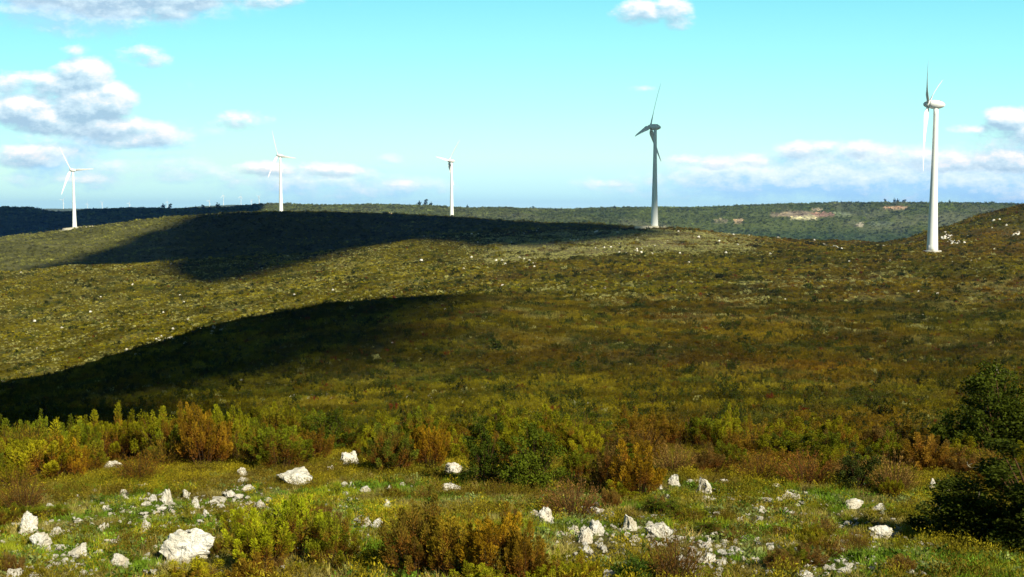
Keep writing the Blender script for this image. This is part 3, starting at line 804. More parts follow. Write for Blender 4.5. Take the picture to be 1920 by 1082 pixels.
NAMED = [
 (342, 1054, 112, 54, 'largest round pale boulder with black lichen spots, low on the left'),
 (44, 1005, 40, 42, 'tall pointed white rock near the left edge'),
 (73, 1032, 42, 31, 'broad white rock right below the tall pointed one at the left edge'),
 (106, 1010, 30, 28, 'crumbly white rock right of the tall pointed one near the left edge'),
 (187, 997, 16, 14, 'cube shaped small white stone right of the crumbly rock'),
 (269, 997, 22, 20, 'small ring shaped white stone above the largest round boulder'),
 (144, 982, 18, 12, 'flat little white stone in the grass above the cube shaped one'),
 (198, 959, 18, 17, 'split white stone halfway between the flat slab and the cube shaped stone'),
 (232, 932, 20, 18, 'small tilted white stone, highest on the left grass'),
 (287, 942, 17, 17, 'small blunt white stone left of the tall thin one'),
 (313, 948, 20, 36, 'tall thin white stone in the left grass patch'),
 (347, 934, 18, 20, 'greyish leaning stone right of the tall thin white one'),
 (368, 956, 18, 23, 'upright white stone with a dark side in the left grass patch'),
 (208, 886, 36, 20, 'flat white slab under the heather of the back row on the left'),
 (4, 923, 22, 18, 'white rock cut by the left picture edge'),
 (207, 1022, 32, 10, 'low flat white stone with an upright chip beside it'),
 (219, 1021, 8, 20, 'thin upright white chip on the low flat stone'),
 (143, 1046, 34, 24, 'grey white rough rock left of the largest boulder near the bottom'),
 (220, 1063, 34, 24, 'slanting white rock at the bottom between the rough rock and the largest boulder'),
 (23, 1086, 32, 30, 'white rock in the bottom left corner'),
 (60, 1090, 34, 20, 'second white rock in the bottom left corner, cut by the picture edge'),
 (385, 970, 18, 18, 'pale rounded stone right of the upright stone with a dark side'),
 (429, 933, 22, 14, 'wide pale stone at the left end of a short stone row'),
 (447, 937, 18, 9, 'flat stone in the middle of the short stone row'),
 (464, 921, 26, 11, 'flat white stone at the right end of the short stone row'),
 (456, 893, 22, 16, 'half buried grey stone under the heather right of the rusty one'),
 (456, 906, 30, 10, 'low grey ledge below the half buried grey stone'),
 (466, 840, 14, 22, 'small white stone pillar among the heather of the back row'),
 (484, 956, 20, 17, 'bright white stone left of a smaller round one, under the flat long boulder'),
 (503, 960, 14, 12, 'small round bright white stone right of its bigger neighbour'),
 (553, 911, 76, 32, 'long flat white boulder on the middle left'),
 (653, 875, 40, 42, 'upright white boulder standing at the terrace edge'),
 (619, 887, 16, 20, 'pale stone at the left foot of the upright boulder'),
 (848, 889, 36, 22, 'white block with a dark right side beside the dark green bush'),
 (684, 924, 22, 11, 'flat little white stone below the upright boulder'),
 (726, 955, 18, 18, 'white knobbly stone above the pair left of the orange front group'),
 (687, 990, 20, 25, 'left stone of the white pair beside the orange front group'),
 (708, 992, 26, 19, 'right stone of the white pair beside the orange front group'),
 (600, 1016, 15, 30, 'tall narrow white stone between the front leafy bushes'),
 (848, 922, 42, 16, 'greyish low rock under the white block with a dark side'),
 (1264, 913, 32, 28, 'white split rock, left of the jagged one'),
 (1322, 926, 38, 38, 'jagged bright white rock, highest on the right half'),
 (1297, 907, 26, 9, 'low pale ledge between the split rock and the jagged rock'),
 (1360, 907, 24, 9, 'low pale stone right of the jagged rock'),
 (1371, 941, 20, 11, 'small white stone below right of the jagged rock'),
 (1430, 964, 18, 14, 'slanted white stone alone in the grass of the right half'),
 (1027, 984, 34, 38, 'broken white rock at the left of the middle rock pile'),
 (1006, 975, 22, 18, 'small pale rock leaning on the broken one'),
 (1118, 966, 28, 18, 'pinkish pale rock behind the middle rock pile'),
 (1182, 996, 40, 36, 'tall grey white rock at the left of the pale rock heap'),
 (1080, 1004, 20, 28, 'left block of the middle rock pile'),
 (1096, 1020, 32, 30, 'front white block of the middle rock pile'),
 (1116, 1006, 34, 34, 'grey rear block of the middle rock pile'),
 (1126, 1031, 18, 18, 'small white block at the right foot of the middle rock pile'),
 (1100, 1038, 24, 12, 'flat white stone under the middle rock pile'),
 (1193, 1018, 20, 18, 'round white stone in front of the tall grey white rock'),
 (1238, 1010, 54, 32, 'broad white rock forming the right end of the pale rock heap'),
 (1331, 1058, 34, 28, 'white rock with a dark crack low on the right'),
 (1324, 1029, 22, 10, 'flat stone above the white rock with a dark crack'),
 (1147, 1092, 36, 28, 'pinkish white rock cut by the bottom edge'),
 (1346, 1084, 26, 14, 'pale stone at the bottom below the rock with a dark crack'),
 (1602, 956, 36, 18, 'left one of the twin pale rocks on the right'),
 (1648, 959, 28, 10, 'flat right one of the twin pale rocks on the right'),
 (1658, 1013, 50, 25, 'lumpy white rock low on the right before the dark tree shade'),
 (1749, 920, 16, 20, 'small upright white stone beside the black tree shade'),
 (1777, 923, 22, 14, 'dim pale stone right of the small upright one by the tree shade'),
 (1483, 938, 38, 20, 'tan flat rock in front of the wide rust brown bush'),
 (1553, 1070, 22, 13, 'left white stone of the little group on the bottom right'),
 (1586, 1077, 28, 14, 'right white stone of the little group on the bottom right'),
 (1512, 1090, 44, 18, 'wide white rock cut by the bottom edge on the right'),
 (1749, 1028, 24, 10, 'flat pale stone in the grass below the tree shade'),
]
# ---------------------------------------------------------------- bushes of the terrace
HEATHM = leaf_mat('heather_foliage', 0.25, inst=False, rust=(.13, .050, .008), var=(.45, 2.6))
LEAFM = leaf_mat('broad_foliage', 0.3, inst=False, var=(.5, 2.2))
def wood_mat(name, col):
    m, b, bs = new_mat(name, 0.9, 0.1)
    geo = b.n.new('ShaderNodeNewGeometry').outputs['Position']
    n = b.noise(geo, 30, 3, 0.6)
    b.l.new(b.mix(n, (*[c*.5 for c in col], 1), (*col, 1)), bs.inputs['Base Color'])
    return m
WOODM = wood_mat('brown_stems', (.085, .045, .02)); TWIGM = wood_mat('grey_twigs', (.30, .27, .18)); BARKM = wood_mat('bark', (.10, .08, .05))
def bez(p0, p1, p2, t):
    t = t[:, None]; return p0*(1-t)**2+p1*2*t*(1-t)+p2*t*t
def tubes(curves, r0, r1, mat, name, seg=7, sides=3):
    """thin tapering stems along bezier curves"""
    V, Fs, base = [], [], 0
    for (p0, p1, p2) in curves:
        T = np.linspace(0, 1, seg)
        Pp = bez(p0, p1, p2, T)
        for k in range(seg):
            r = r0+(r1-r0)*T[k]
            for s in range(sides):
                a = 2*math.pi*s/sides
                V.append(Pp[k]+np.array([math.cos(a)*r, math.sin(a)*r, 0]))
        for k in range(seg-1):
            for s in range(sides):
                q = (s+1) % sides
                Fs.append((base+k*sides+s, base+k*sides+q, base+(k+1)*sides+q, base+(k+1)*sides+s))
        base += seg*sides
    return np_mesh(name, np.array(V), np.array(Fs), mat, True)
def heather_variant(seed, stems=52, per=270, spread=.46, tuft=.062):
    """bundle of upright feathery plumes, one metre wide and one metre tall"""
    rg = np.random.default_rng(seed)
    curves, LP, LD, LT, LR = [], [], [], [], []
    lobes = rg.uniform(.72, 1.12, 7)
    for i in range(stems):
        a = rg.uniform(0, 2*math.pi); rr_ = spread*math.sqrt(rg.random())
        tip = np.array([rr_*math.cos(a), rr_*math.sin(a), 0])
        lb = lobes[int(a/(2*math.pi)*7) % 7]
        tip[2] = (1.0-0.9*(rr_)**2*1.6)*lb*rg.uniform(.50, 1.05)
        p0 = np.array([tip[0]*.30, tip[1]*.30, -.03]); p1 = np.array([tip[0]*.75, tip[1]*.75, tip[2]*.55])
        curves.append((p0, p1, tip))
        n = int(per*rg.uniform(.7, 1.3)); t0 = rg.uniform(.30, .62)
        t = t0+(1-t0)*rg.random(n)**.8
        base = bez(p0, p1, tip, t)
        s = (t-t0)/(1-t0)
        w = tuft*np.sin(np.clip(s*.92+.08, 0, 1)*math.pi)**.6*rg.uniform(.7, 1.3)
        d = rdir(rg, n); P = base+d*w[:, None]*rg.random((n, 1))**.5
        tang = tip-p1; tang = tang/np.linalg.norm(tang)
        LP.append(P); LD.append(tang*.9+d*.75); LT.append(np.clip(s*1.5-.15+rg.normal(0, .12, n), 0, 1)); LR.append(np.clip(np.full(n, rg.random())*.7+rg.random(n)*.3, 0, 1))
    P = np.concatenate(LP); D = np.concatenate(LD); n = len(P)
    V, Fq = quads(P, D, rdir(rg, n), rg.uniform(.026, .050, n), rg.uniform(.008, .013, n))
    fol = np_mesh('foliage', V, Fq, HEATHM, attrs={'rnd': ('FLOAT', np.repeat(np.concatenate(LR), 4)), 'tone': ('FLOAT', np.repeat(np.concatenate(LT), 4))})
    return fol, tubes(curves, .006, .002, WOODM, 'stems')
def leafy_variant(seed, clusters=80, per=95, dome=1.0, leaf=(.022, .042), lw=.5, twig=WOODM, mat=None):
    """rounded dense bush: leaf clusters over a dome on spreading branches"""
    rg = np.random.default_rng(seed)
    curves, LP, LR = [], [], []
    for i in range(clusters):
        a = rg.uniform(0, 2*math.pi); el = math.asin(rg.uniform(0.0, 1)); q = rg.uniform(.55, 1.0)*(0.85+.3*math.sin(3*a+seed))
        c = np.array([.46*q*math.cos(a)*math.cos(el), .46*q*math.sin(a)*math.cos(el), .08+.86*q*math.sin(el)*dome])
        curves.append((np.array([0, 0, -.03]), np.array([c[0]*.35, c[1]*.35, c[2]*.6]), c))
        n = int(per*rg.uniform(.6, 1.4)); rad = rg.uniform(.045, .095)
        P = c+rdir(rg, n)*rad*rg.random((n, 1))**.4*np.array([1, 1, 1.15])
        LP.append(P); LR.append(np.clip(rg.random()*.5+rg.random(n)*.5, 0, 1))
    P = np.concatenate(LP); n = len(P); P[:, 2] = np.abs(P[:, 2])
    D = rdir(rg, n)+np.array([0, 0, .7]); L = rg.uniform(*leaf, n)
    V, Fq = quads(P, D, rdir(rg, n), L, L*lw)
    fol = np_mesh('foliage', V, Fq, mat or LEAFM, attrs={'rnd': ('FLOAT', np.repeat(np.concatenate(LR), 4))})
    return fol, tubes(curves, .010, .003, twig, 'stems')
def wiry_variant(seed, stems=230):
    """see-through tuft of thin dry stalks with small leaves"""
    rg = np.random.default_rng(seed)
    curves, LP, LD = [], [], []
    for i in range(stems):
        a = rg.uniform(0, 2*math.pi); r_ = .5*math.sqrt(rg.random())
        tip = np.array([r_*math.cos(a), r_*math.sin(a), rg.uniform(.45, 1.0)*(1-.7*r_*r_*2)])
        p0 = np.array([tip[0]*.35, tip[1]*.35, -.03]); p1 = np.array([tip[0]*.6, tip[1]*.6, tip[2]*.6])
        n = 16; t = rg.uniform(.2, 1, n); P = bez(p0, p1, tip, t)
        LP.append(P+rg.normal(0, .008, (n, 3))); LD.append((tip-p1)/np.linalg.norm(tip-p1)+rdir(rg, n)*.5)
        if i % 2 == 0: curves.append((p0, p1, tip))
    P = np.concatenate(LP); D = np.concatenate(LD); n = len(P)
    V, Fq = quads(P, D, rdir(rg, n), rg.uniform(.03, .075, n), rg.uniform(.005, .010, n))
    fol = np_mesh('foliage', V, Fq, HEATHM, attrs={'rnd': ('FLOAT', np.repeat(rg.random(n), 4)), 'tone': ('FLOAT', np.repeat(rg.uniform(.2, 1, n), 4))})
    return fol, tubes(curves, .004, .0015, WOODM, 'stems', 5)
HEATH = [heather_variant(200+k) for k in range(6)]
LEAFY = [leafy_variant(300+k) for k in range(3)]
WIRY = [wiry_variant(400+k) for k in range(3)]
LOWB = []      # footprints of bushes (x, y, radius)
def bush(kind, px, pyb, wpx, hpx, col, label, group='heather and scrub bushes on the stony terrace', name=None, p=None, yaw=None):
    p = p or hit(px, pyb)
    if math.hypot(p.x, p.y) > 21.0: p = at(px, 20.3+.5*math.sin(px))
    dep = p.y*CP-p.z*SP
    w = wpx*dep/F; h = hpx*dep/F*1.02
    vs = {'h': HEATH, 'l': LEAFY, 'w': WIRY}[kind]
    rg = random.Random(int(px*7+pyb*13))
    fol, st = vs[rg.randrange(len(vs))]
    nm = name or {'h': 'heather_bush', 'l': 'evergreen_bush', 'w': 'dry_bush'}[kind]
    root = link(bpy.data.objects.new(nm, None)); root.location = p
    root.rotation_euler = (0, 0, rg.uniform(0, 6.28) if yaw is None else yaw); root.scale = (w*1.25, w*1.25, h*1.06)
    tag(root, label, 'bush', group)
    f = link(bpy.data.objects.new('foliage', fol), root); f.color = (*col, 1)
    link(bpy.data.objects.new('stems', st), root)
    LOWB.append((p.x, p.y, w*.5))
    return root
OL = (.125, .120, .004); OG = (.090, .105, .005); YG = (.165, .165, .006); YE = (.20, .18, .006); OR = (.185, .110, .005); RU = (.125, .078, .006)
BR = (.085, .055, .012); DG = (.040, .056, .005); MG = (.065, .085, .006); TA = (.20, .135, .035)
BUSHES = [
 # back row along the terrace edge, from the left
 ('h', 8, 858, 80, 92, OG, 'olive green heather at the left end of the back row against the black shade'),
 ('h', 50, 868, 66, 112, OG, 'olive heather with one tall spike, second bush of the back row from the left'),
 ('h', 92, 908, 118, 112, YE, 'yellow tipped heather in front of the back row, the brightest on the left'),
 ('h', 108, 852, 70, 85, OG, 'green heather peeping out behind the bright yellow one'),
 ('h', 136, 905, 60, 80, OR, 'small golden heather on rusty stalks right of the bright yellow bush'),
 ('h', 160, 866, 84, 105, OL, 'broad green and brown heather of the back row above the flat white rock'),
 ('h', 206, 868, 78, 112, OL, 'tallest thin spiked heather of the back row on the left'),
 ('h', 252, 866, 76, 92, OR, 'heather with an orange crown in the back row, left of a green one'),
 ('h', 296, 872, 82, 98, OL, 'plain olive heather between the orange crowned one and the tall rusty one'),
 ('w', 262, 905, 90, 60, RU, 'low brown dry bush right of the flat white rock'),
 ('h', 338, 878, 70, 118, RU, 'tall rusty heather of the back row, left of its orange neighbour'),
 ('h', 388, 882, 92, 128, (.17, .100, .006), 'tall orange brown heather, the biggest of the back row on the left'),
 ('h', 440, 872, 74, 118, YG, 'yellow green heather of the back row behind the small white stone pillar'),
 ('h', 482, 878, 70, 90, OG, 'dark olive heather right of the small white stone pillar'),
 ('h', 528, 886, 104, 92, OG, 'wide olive heather above the long flat white boulder'),
 ('h', 588, 872, 74, 74, RU, 'red brown low heather left of the upright white boulder'),
 ('h', 640, 842, 80, 40, OL, 'low olive heather just behind the upright white boulder'),
 ('h', 690, 868, 50, 52, OL, 'small olive heather right of the upright white boulder'),
 ('h', 732, 892, 92, 96, (.070, .085, .008), 'dark olive heather with deep gaps between the upright boulder and the orange bush'),
 ('h', 806, 884, 70, 92, OR, 'bright orange heather in the middle of the terrace edge'),
 ('h', 858, 872, 64, 62, YG, 'yellow green heather touching the right side of the orange one'),
 ('l', 912, 912, 100, 118, DG, 'dark green evergreen bush, left one of the big pair in the middle'),
 ('l', 1002, 922, 134, 128, MG, 'big mid green bush, right one of the big pair in the middle'),
 ('h', 962, 880, 70, 86, OL, 'olive heather showing between the two big green bushes'),
 ('h', 1100, 868, 58, 62, YE, 'small bush with a golden crown right of the big green pair'),
 ('h', 1086, 908, 66, 70, OG, 'green heather below the golden crowned bush'),
 ('h', 1140, 922, 62, 88, BR, 'brown dark stalked heather left of the orange fan shaped one'),
 ('h', 1196, 934, 96, 102, OR, 'orange fan shaped heather left of the white split rock'),
 ('h', 1210, 872, 76, 52, RU, 'rusty heather behind the orange fan shaped one'),
 ('w', 1262, 892, 80, 66, TA, 'tan dry bush behind the white split rock'),
 ('h', 1330, 894, 72, 54, BR, 'dark brown heather behind the jagged white rock'),
 ('h', 1372, 884, 60, 58, OG, 'dark olive heather up the slope from the jagged white rock'),
 ('w', 1420, 905, 90, 62, RU, 'rust red dry bush right of the jagged white rock'),
 ('h', 1462, 866, 66, 56, DG, 'dark green round heather by the black hollow on the terrace edge'),
 ('w', 1512, 912, 104, 70, (.17, .075, .015), 'wide rust brown dry bush in the right half of the terrace'),
 ('h', 1566, 898, 66, 58, OL, 'olive bush between the wide rust brown one and the dark hollow'),
 ('l', 1608, 922, 92, 84, (.035, .045, .008), 'dark round evergreen bush with black gaps near the twin pale rocks'),
 ('h', 1660, 880, 72, 66, OL, 'olive bush behind the tall pale stalks'),
 ('w', 1674, 928, 90, 84, TA, 'bush of tall pale stalks behind the flat rock on the right'),
 ('h', 1738, 892, 88, 78, (.20, .115, .012), 'orange olive heather left of the big dark tree'),
 ('h', 1796, 886, 76, 62, OL, 'olive heather at the foot of the big dark tree'),
 ('w', 1846, 900, 110, 66, (.15, .10, .015), 'brown olive dry bush below the big dark tree'),
 # front
 ('w', 44, 960, 80, 70, BR, 'brown dry bush at the left edge above the tall white rock'),
 ('l', 232, 1000, 40, 24, MG, 'tiny green bush among the small white stones'),
 ('h', 452, 1010, 70, 62, (.19, .20, .006), 'yellowish leafy bush left of the large front one'),
 ('h', 486, 1080, 118, 120, (.20, .21, .006), 'large yellow green leafy bush in front, left part of the clump'),
 ('h', 560, 1052, 128, 128, (.17, .19, .006), 'large yellow green leafy bush in front, taller middle of the clump'),
 ('h', 628, 1070, 92, 104, (.12, .13, .006), 'dark olive leafy bush at the right end of the front clump'),
 ('h', 470, 1112, 90, 70, RU, 'rust red low heather at the bottom, below the front leafy clump'),
 ('h', 352, 1118, 120, 68, YE, 'yellow low bush at the bottom edge below the big round boulder'),
 ('h', 780, 1088, 118, 148, (.10, .072, .008), 'dark brown tall heather, left one of the orange front group'),
 ('h', 852, 1092, 110, 138, (.17, .12, .008), 'olive orange heather in the middle of the front group'),
 ('h', 926, 1100, 128, 142, OR, 'orange heather on dark stalks in the front group'),
 ('h', 986, 1112, 96, 128, RU, 'red brown heather at the right end of the orange front group'),
 ('h', 1040, 1120, 92, 84, YG, 'yellow green heather at the bottom beside the orange front group'),
 ('h', 900, 1130, 120, 70, YG, 'low yellow heather at the bottom edge below the orange front group'),
 ('w', 1076, 972, 108, 76, (.15, .085, .03), 'round tan brown dry bush behind the middle rock pile'),
 ('l', 1196, 1098, 72, 76, (.05, .085, .010), 'dark green leafy bush at the bottom left of the dark brown one'),
 ('w', 1268, 1102, 104, 118, BR, 'dark brown wiry bush at the bottom between two rock groups'),
 ('l', 1238, 968, 96, 34, MG, 'low green leafy bush behind the pale rock heap'),
 ('l', 1322, 1004, 60, 28, MG, 'low bright green herb bush left of the tiny white stone'),
 ('h', 1090, 1100, 70, 62, YE, 'small golden heather at the bottom left of the pinkish rock'),
 ('w', 1590, 905, 60, 50, TA, 'small tan tuft bush in front of the dark hollow'),
]
for args in BUSHES: bush(*args)
rgf = random.Random(12)
KEEP = [(190, 228), (515, 592), (606, 674), (830, 870), (1245, 1345), (455, 478)]
for k in range(200):
    # lower heather that closes the gaps of the belt along the terrace edge
    row = k//50; px = -25+(k % 50)*40+rgf.uniform(-16, 16); R_ = (rgf.uniform(19.2, 20.8), rgf.uniform(17.6, 19.0), rgf.uniform(16.0, 17.2), rgf.uniform(14.2, 15.8))[row]; p = at(px, R_)
    if row == 3 and (rgf.random() < .45 or 225 < px < 520): continue
    if row > 0 and any(a-28 < px < c+28 for a, c in KEEP): continue
    kind = 'w' if rgf.random() < .15 else ('l' if rgf.random() < .27 else 'h')
    hh = rgf.uniform(62, 98)*(1.08 if px < 620 else .86)*(1, 1, .85, .62)[row]
    cc = [OL, OG, OL, OG, (.10, .095, .005), RU, (.050, .068, .005), YG][rgf.randrange(8)] if px < 1150 or rgf.random() < .5 else [BR, RU, OL, (.12, .085, .006)][rgf.randrange(4)]
    bush(kind, px, 0, rgf.uniform(62, 100), hh, cc, 'olive or brown heather filling out the dense belt along the terrace edge', 'heather filling the belt along the terrace edge', p=p)
GAPS = [(x, y) for (x, y, w_, h_, l_) in NAMED]
for k in range(130):
    px, py = rgf.uniform(-20, 1780), rgf.uniform(925, 1085); h_ = rgf.uniform(22, 46); w_ = rgf.uniform(40, 85)
    if any(abs(px-x) < w_*.6+14 and -4 < py-y < h_*1.1+8 for x, y in GAPS): continue
    bush('w' if rgf.random() < .45 else 'h', px, py, w_*.8, h_, [(.13, .085, .02), OL, (.11, .10, .008), (.16, .10, .02), OG, YG][rgf.randrange(6)], 'low tuft of olive or brown heather standing alone in the stony grass', 'low heather tufts in the stony grass')
for k in range(0):
    # lower bushes behind the terrace edge whose crowns close the row
    px = 40+k*122+random.Random(k).uniform(-25, 25)
    p = at(px, 22.5+random.Random(k+50).uniform(-1, 2)); dep = p.y
    hh = .55+.25*random.Random(k+9).random()
    bush('h', px, 0, 95, hh*F/dep, [OG, OL, BR, OL][k % 4], 'low heather bush half hidden behind the terrace edge row', 'low heather behind the edge row', p=p)

# ---------------------------------------------------------------- the big dark bush-tree at the right edge and the twiggy one in front of it
def twig_set(seed, n, ln, zc=.5):
    rg = np.random.default_rng(seed); cs = []
    for i in range(n):
        a = rg.uniform(0, 2*math.pi); q = rg.uniform(.15, .42); z = rg.uniform(.1, zc*1.7)
        p0 = np.array([q*math.cos(a), q*math.sin(a), z]); d = rdir(rg, 1)[0]*ln*rg.uniform(.4, 1.2); d += np.array([math.cos(a), math.sin(a), 0])*ln*.6
        p2 = p0+d; p1 = (p0+p2)/2+rdir(rg, 1)[0]*ln*.35
        cs.append((p0, p1, p2))
        for k in range(2):
            s_ = bez(p0, p1, p2, np.array([rg.uniform(.4, .8)]))[0]; e = s_+rdir(rg, 1)[0]*ln*.35
            cs.append((s_, (s_+e)/2+rdir(rg, 1)[0]*ln*.08, e))
    return cs
def dark_tree(px, pyb, R, wpx, hpx, label, seed, clusters, per, leaf, twigs, ln, trunk_r, col):
    p = at(px, R); dep = p.y
    w = wpx*dep/F; h = hpx*dep/F
    root = link(bpy.data.objects.new('evergreen_tree', None)); root.location = p; root.scale = (w, w, h)
    tag(root, label, 'tree')
    fol, st = leafy_variant(seed, clusters, per, leaf=leaf, lw=.55)
    f = link(bpy.data.objects.new('crown', fol), root); f.color = (*col, 1)
    s_ = link(bpy.data.objects.new('limbs', st), root)
    tw = tubes(twig_set(seed+1, twigs, ln), .0035, .0012, TWIGM, 'bare_twig', 6)
    link(bpy.data.objects.new('twigs', tw), root)
    V, Fs = lathe([(trunk_r*1.5, -.05), (trunk_r, .06), (trunk_r*.8, .3), (trunk_r*.4, .6), (.002, .75)], 10)
    V[:, 0] += .05*np.sin(V[:, 2]*6)
    link(bpy.data.objects.new('trunk', np_mesh('trunk', V, Fs, BARKM, True)), root)
    return root
dark_tree(1892, 0, 18.5, 310, 215, 'big dark evergreen tree with glints of green at the right edge', 500, 190, 170, (.016, .034), 12, .16, .03, (.040, .052, .005))
dark_tree(1975, 0, 9.5, 470, 215, 'very dark evergreen tree in front at the right edge with a few bare twigs', 510, 260, 260, (.014, .028), 14, .14, .03, (.036, .046, .005))
LOWB.append((at(1916, 8.6).x, at(1916, 8.6).y, .5))

# ---------------------------------------------------------------- rocks
def rock_mat():
    m, b, bs = new_mat('pale_limestone', 0.9, 0.15)
    tc_ = b.n.new('ShaderNodeTexCoord').outputs['Object']
    oi = b.n.new('ShaderNodeObjectInfo')
    co = b.vec('ADD', tc_, b.vec('SCALE', oi.outputs['Location'], scale=3.0))
    n1 = b.noise(co, 1.6, 6, 0.65); n2 = b.noise(co, 6.0, 5, 0.7); n3 = b.noise(co, 2.6, 5, .75)
    base = b.mix(b.mapr(n1, .35, .65), (.55, .50, .37, 1), (.88, .86, .79, 1))
    base = b.mix(b.mapr(n2, .52, .68, 0, .55), base, (.33, .31, .23, 1))
    lich = b.mapr(n3, .600, .635)
    base = b.mix(lich, base, (.055, .055, .045, 1))
    base = b.mix(b.mapr(b.noise(co, 1.1, 3), .55, .7, 0, .35), base, (.58, .42, .22, 1))
    b.l.new(base, bs.inputs['Base Color'])
    bp = b.n.new('ShaderNodeBump'); bp.inputs['Strength'].default_value = .8; bp.inputs['Distance'].default_value = .06
    b.l.new(n2, bp.inputs['Height']); b.l.new(bp.outputs[0], bs.inputs['Normal'])
    return m
ROCKM = rock_mat()
import bmesh
from mathutils import noise as mnoise
def rock_mesh(seed, sub=5, cuts=15, rough=.30, top=1.0):
    bm = bmesh.new(); bmesh.ops.create_icosphere(bm, subdivisions=sub, radius=1.0)
    rg = random.Random(seed); off = Vector((seed*3.1, seed*1.7, 0))
    planes = []
    for k in range(cuts):
        d = Vector((rg.gauss(0, 1), rg.gauss(0, 1), rg.gauss(0.1, .8))).normalized(); planes.append((d, rg.uniform(.36, .80)))
    for v_ in bm.verts:
        q = v_.co.copy()
        for d, h in planes:
            e = q.dot(d)-h
            if e > 0: q -= d*e*.93
        q *= 1+rough*mnoise.fractal(q*1.6+off, 1.0, 2.0, 4)+.09*mnoise.noise(q*5+off)+.05*mnoise.noise(q*13+off)
        pit = mnoise.noise(q*4.5+off*2)
        if pit > .35: q *= 1-.10*(pit-.35)/.65
        v_.co = q
    me = bpy.data.meshes.new('rock'); bm.to_mesh(me); bm.free()
    xs = [v_.co for v_ in me.vertices]
    ex = [max(abs(c[i]) for c in xs) for i in range(3)]
    for v_ in me.vertices: v_.co = Vector((v_.co.x/ex[0]*.5, v_.co.y/ex[1]*.5, v_.co.z/ex[2]*.5))
    for p_ in me.polygons: p_.use_smooth = False
    me.materials.append(ROCKM)
    return me
ROCKS = [rock_mesh(k+1) for k in range(9)]
SMALL = [rock_mesh(k+30, 3, 9, .3) for k in range(5)]
RFOOT = []
def rock(px, pyb, w, h, label=None, var=None, group=None, small=False, name='rock', sink=.36):
    p = hit(px, pyb-1); dep = p.y*CP-p.z*SP
    W_, H_ = w*dep/F, h*dep/F
    rg = random.Random(int(px*31+pyb*17))
    pool = SMALL if small else ROCKS
    me = pool[rg.randrange(len(pool)) if var is None else var]
    o = link(bpy.data.objects.new(name, me))
    full = H_/(1-sink)
    dpt = max(W_*rg.uniform(.6, .9), H_*.7)
    o.scale = (W_, dpt, full)
    o.rotation_euler = (rg.uniform(-.12, .12), rg.uniform(-.12, .12), rg.choice([0, math.pi])+rg.uniform(-.35, .35))
    o.location = (p.x, p.y+dpt*.30, p.z+full*(.5-sink))
    tag(o, label or 'small white limestone stone lying in the grass', 'rock' if label else 'stone', group if group else (None if label else 'small white stones in the grass'))
    RFOOT.append((o.location.x, o.location.y, max(W_, dpt)*.5))
    return o
for k, (px, py, w, h, lab) in enumerate(NAMED):
    if h > w*1.05 and not re.search('tall|upright|pillar', lab): h = w*.95
    rock(px, py, w*1.10, h*.98, lab, var={0: 1, 30: 7}.get(k))
LITTLE = [(201, 990, 9, 8), (422, 1010, 11, 11), (412, 1020, 7, 8), (659, 915, 13, 10), (611, 957, 10, 12), (732, 1040, 7, 17), (622, 1038, 8, 8), (1239, 919, 9, 9),
          (1148, 971, 13, 10), (1379, 1021, 10, 10), (1421, 1057, 13, 11), (1358, 1053, 10, 9), (1588, 987, 18, 8), (1475, 962, 14, 9), (1517, 1053, 14, 10), (1445, 1033, 14, 12),
          (1662, 1064, 11, 9), (70, 940, 7, 7), (40, 890, 12, 6), (293, 953, 10, 8), (297, 958, 7, 6), (320, 960, 9, 8), (410, 950, 10, 7), (245, 964, 10, 7), (262, 1018, 7, 6),
          (330, 985, 12, 8), (358, 988, 10, 7), (372, 1000, 12, 8), (436, 972, 10, 12), (456, 972, 10, 8), (468, 975, 8, 8), (445, 960, 14, 7), (505, 990, 7, 6), (690, 1010, 8, 8),
          (645, 915, 10, 6), (730, 919, 9, 8), (755, 912, 12, 7), (1300, 968, 20, 6), (1560, 1010, 8, 6), (1610, 1010, 12, 9), (1700, 1030, 10, 6), (1680, 990, 12, 6), (1395, 1052, 10, 8),
          (1300, 1020, 9, 6), (1215, 1010, 9, 8), (1060, 1050, 8, 7), (1010, 1060, 8, 6), (1140, 1050, 10, 8), (1465, 1020, 8, 5), (1785, 1075, 10, 7), (1720, 1060, 9, 6),
          (1540, 950, 10, 6), (1400, 935, 9, 6), (1440, 905, 10, 6), (16, 1055, 12, 8), (100, 1060, 12, 8), (180, 1075, 12, 9), (278, 1072, 10, 8), (250, 1045, 8, 6), (165, 1010, 10, 7),
          (128, 1000, 8, 7), (85, 985, 10, 7), (60, 970, 9, 6), (120, 965, 8, 6), (170, 945, 9, 6), (262, 940, 9, 7), (1090, 905, 10, 6), (885, 1000, 8, 7)]
for (px, py, w, h) in LITTLE: rock(px, py, w, h, small=True)
rg0 = random.Random(5)
CL = [(150, 960, 90, 25), (320, 955, 60, 22), (430, 950, 50, 25), (250, 1010, 120, 30), (100, 1040, 80, 25), (690, 975, 40, 30), (1090, 1000, 60, 28), (1215, 1000, 50, 20), (1340, 1040, 60, 25), (1560, 1050, 80, 20), (1640, 990, 70, 25), (1400, 960, 70, 25)]
for k in range(215):
    cx, cy, sx, sy = CL[k % len(CL)] if k % 3 else (900, 1000, 500, 50)
    px = rg0.gauss(cx, sx); py = rg0.gauss(cy, sy)
    if not (912 < py < 1086 and -10 < px < 1800) or (700 < px < 1030 and py > 930): continue
    t = rg0.random()**2
    rock(px, py, 9+15*t, 4.5+6.5*t, small=True, sink=.15)

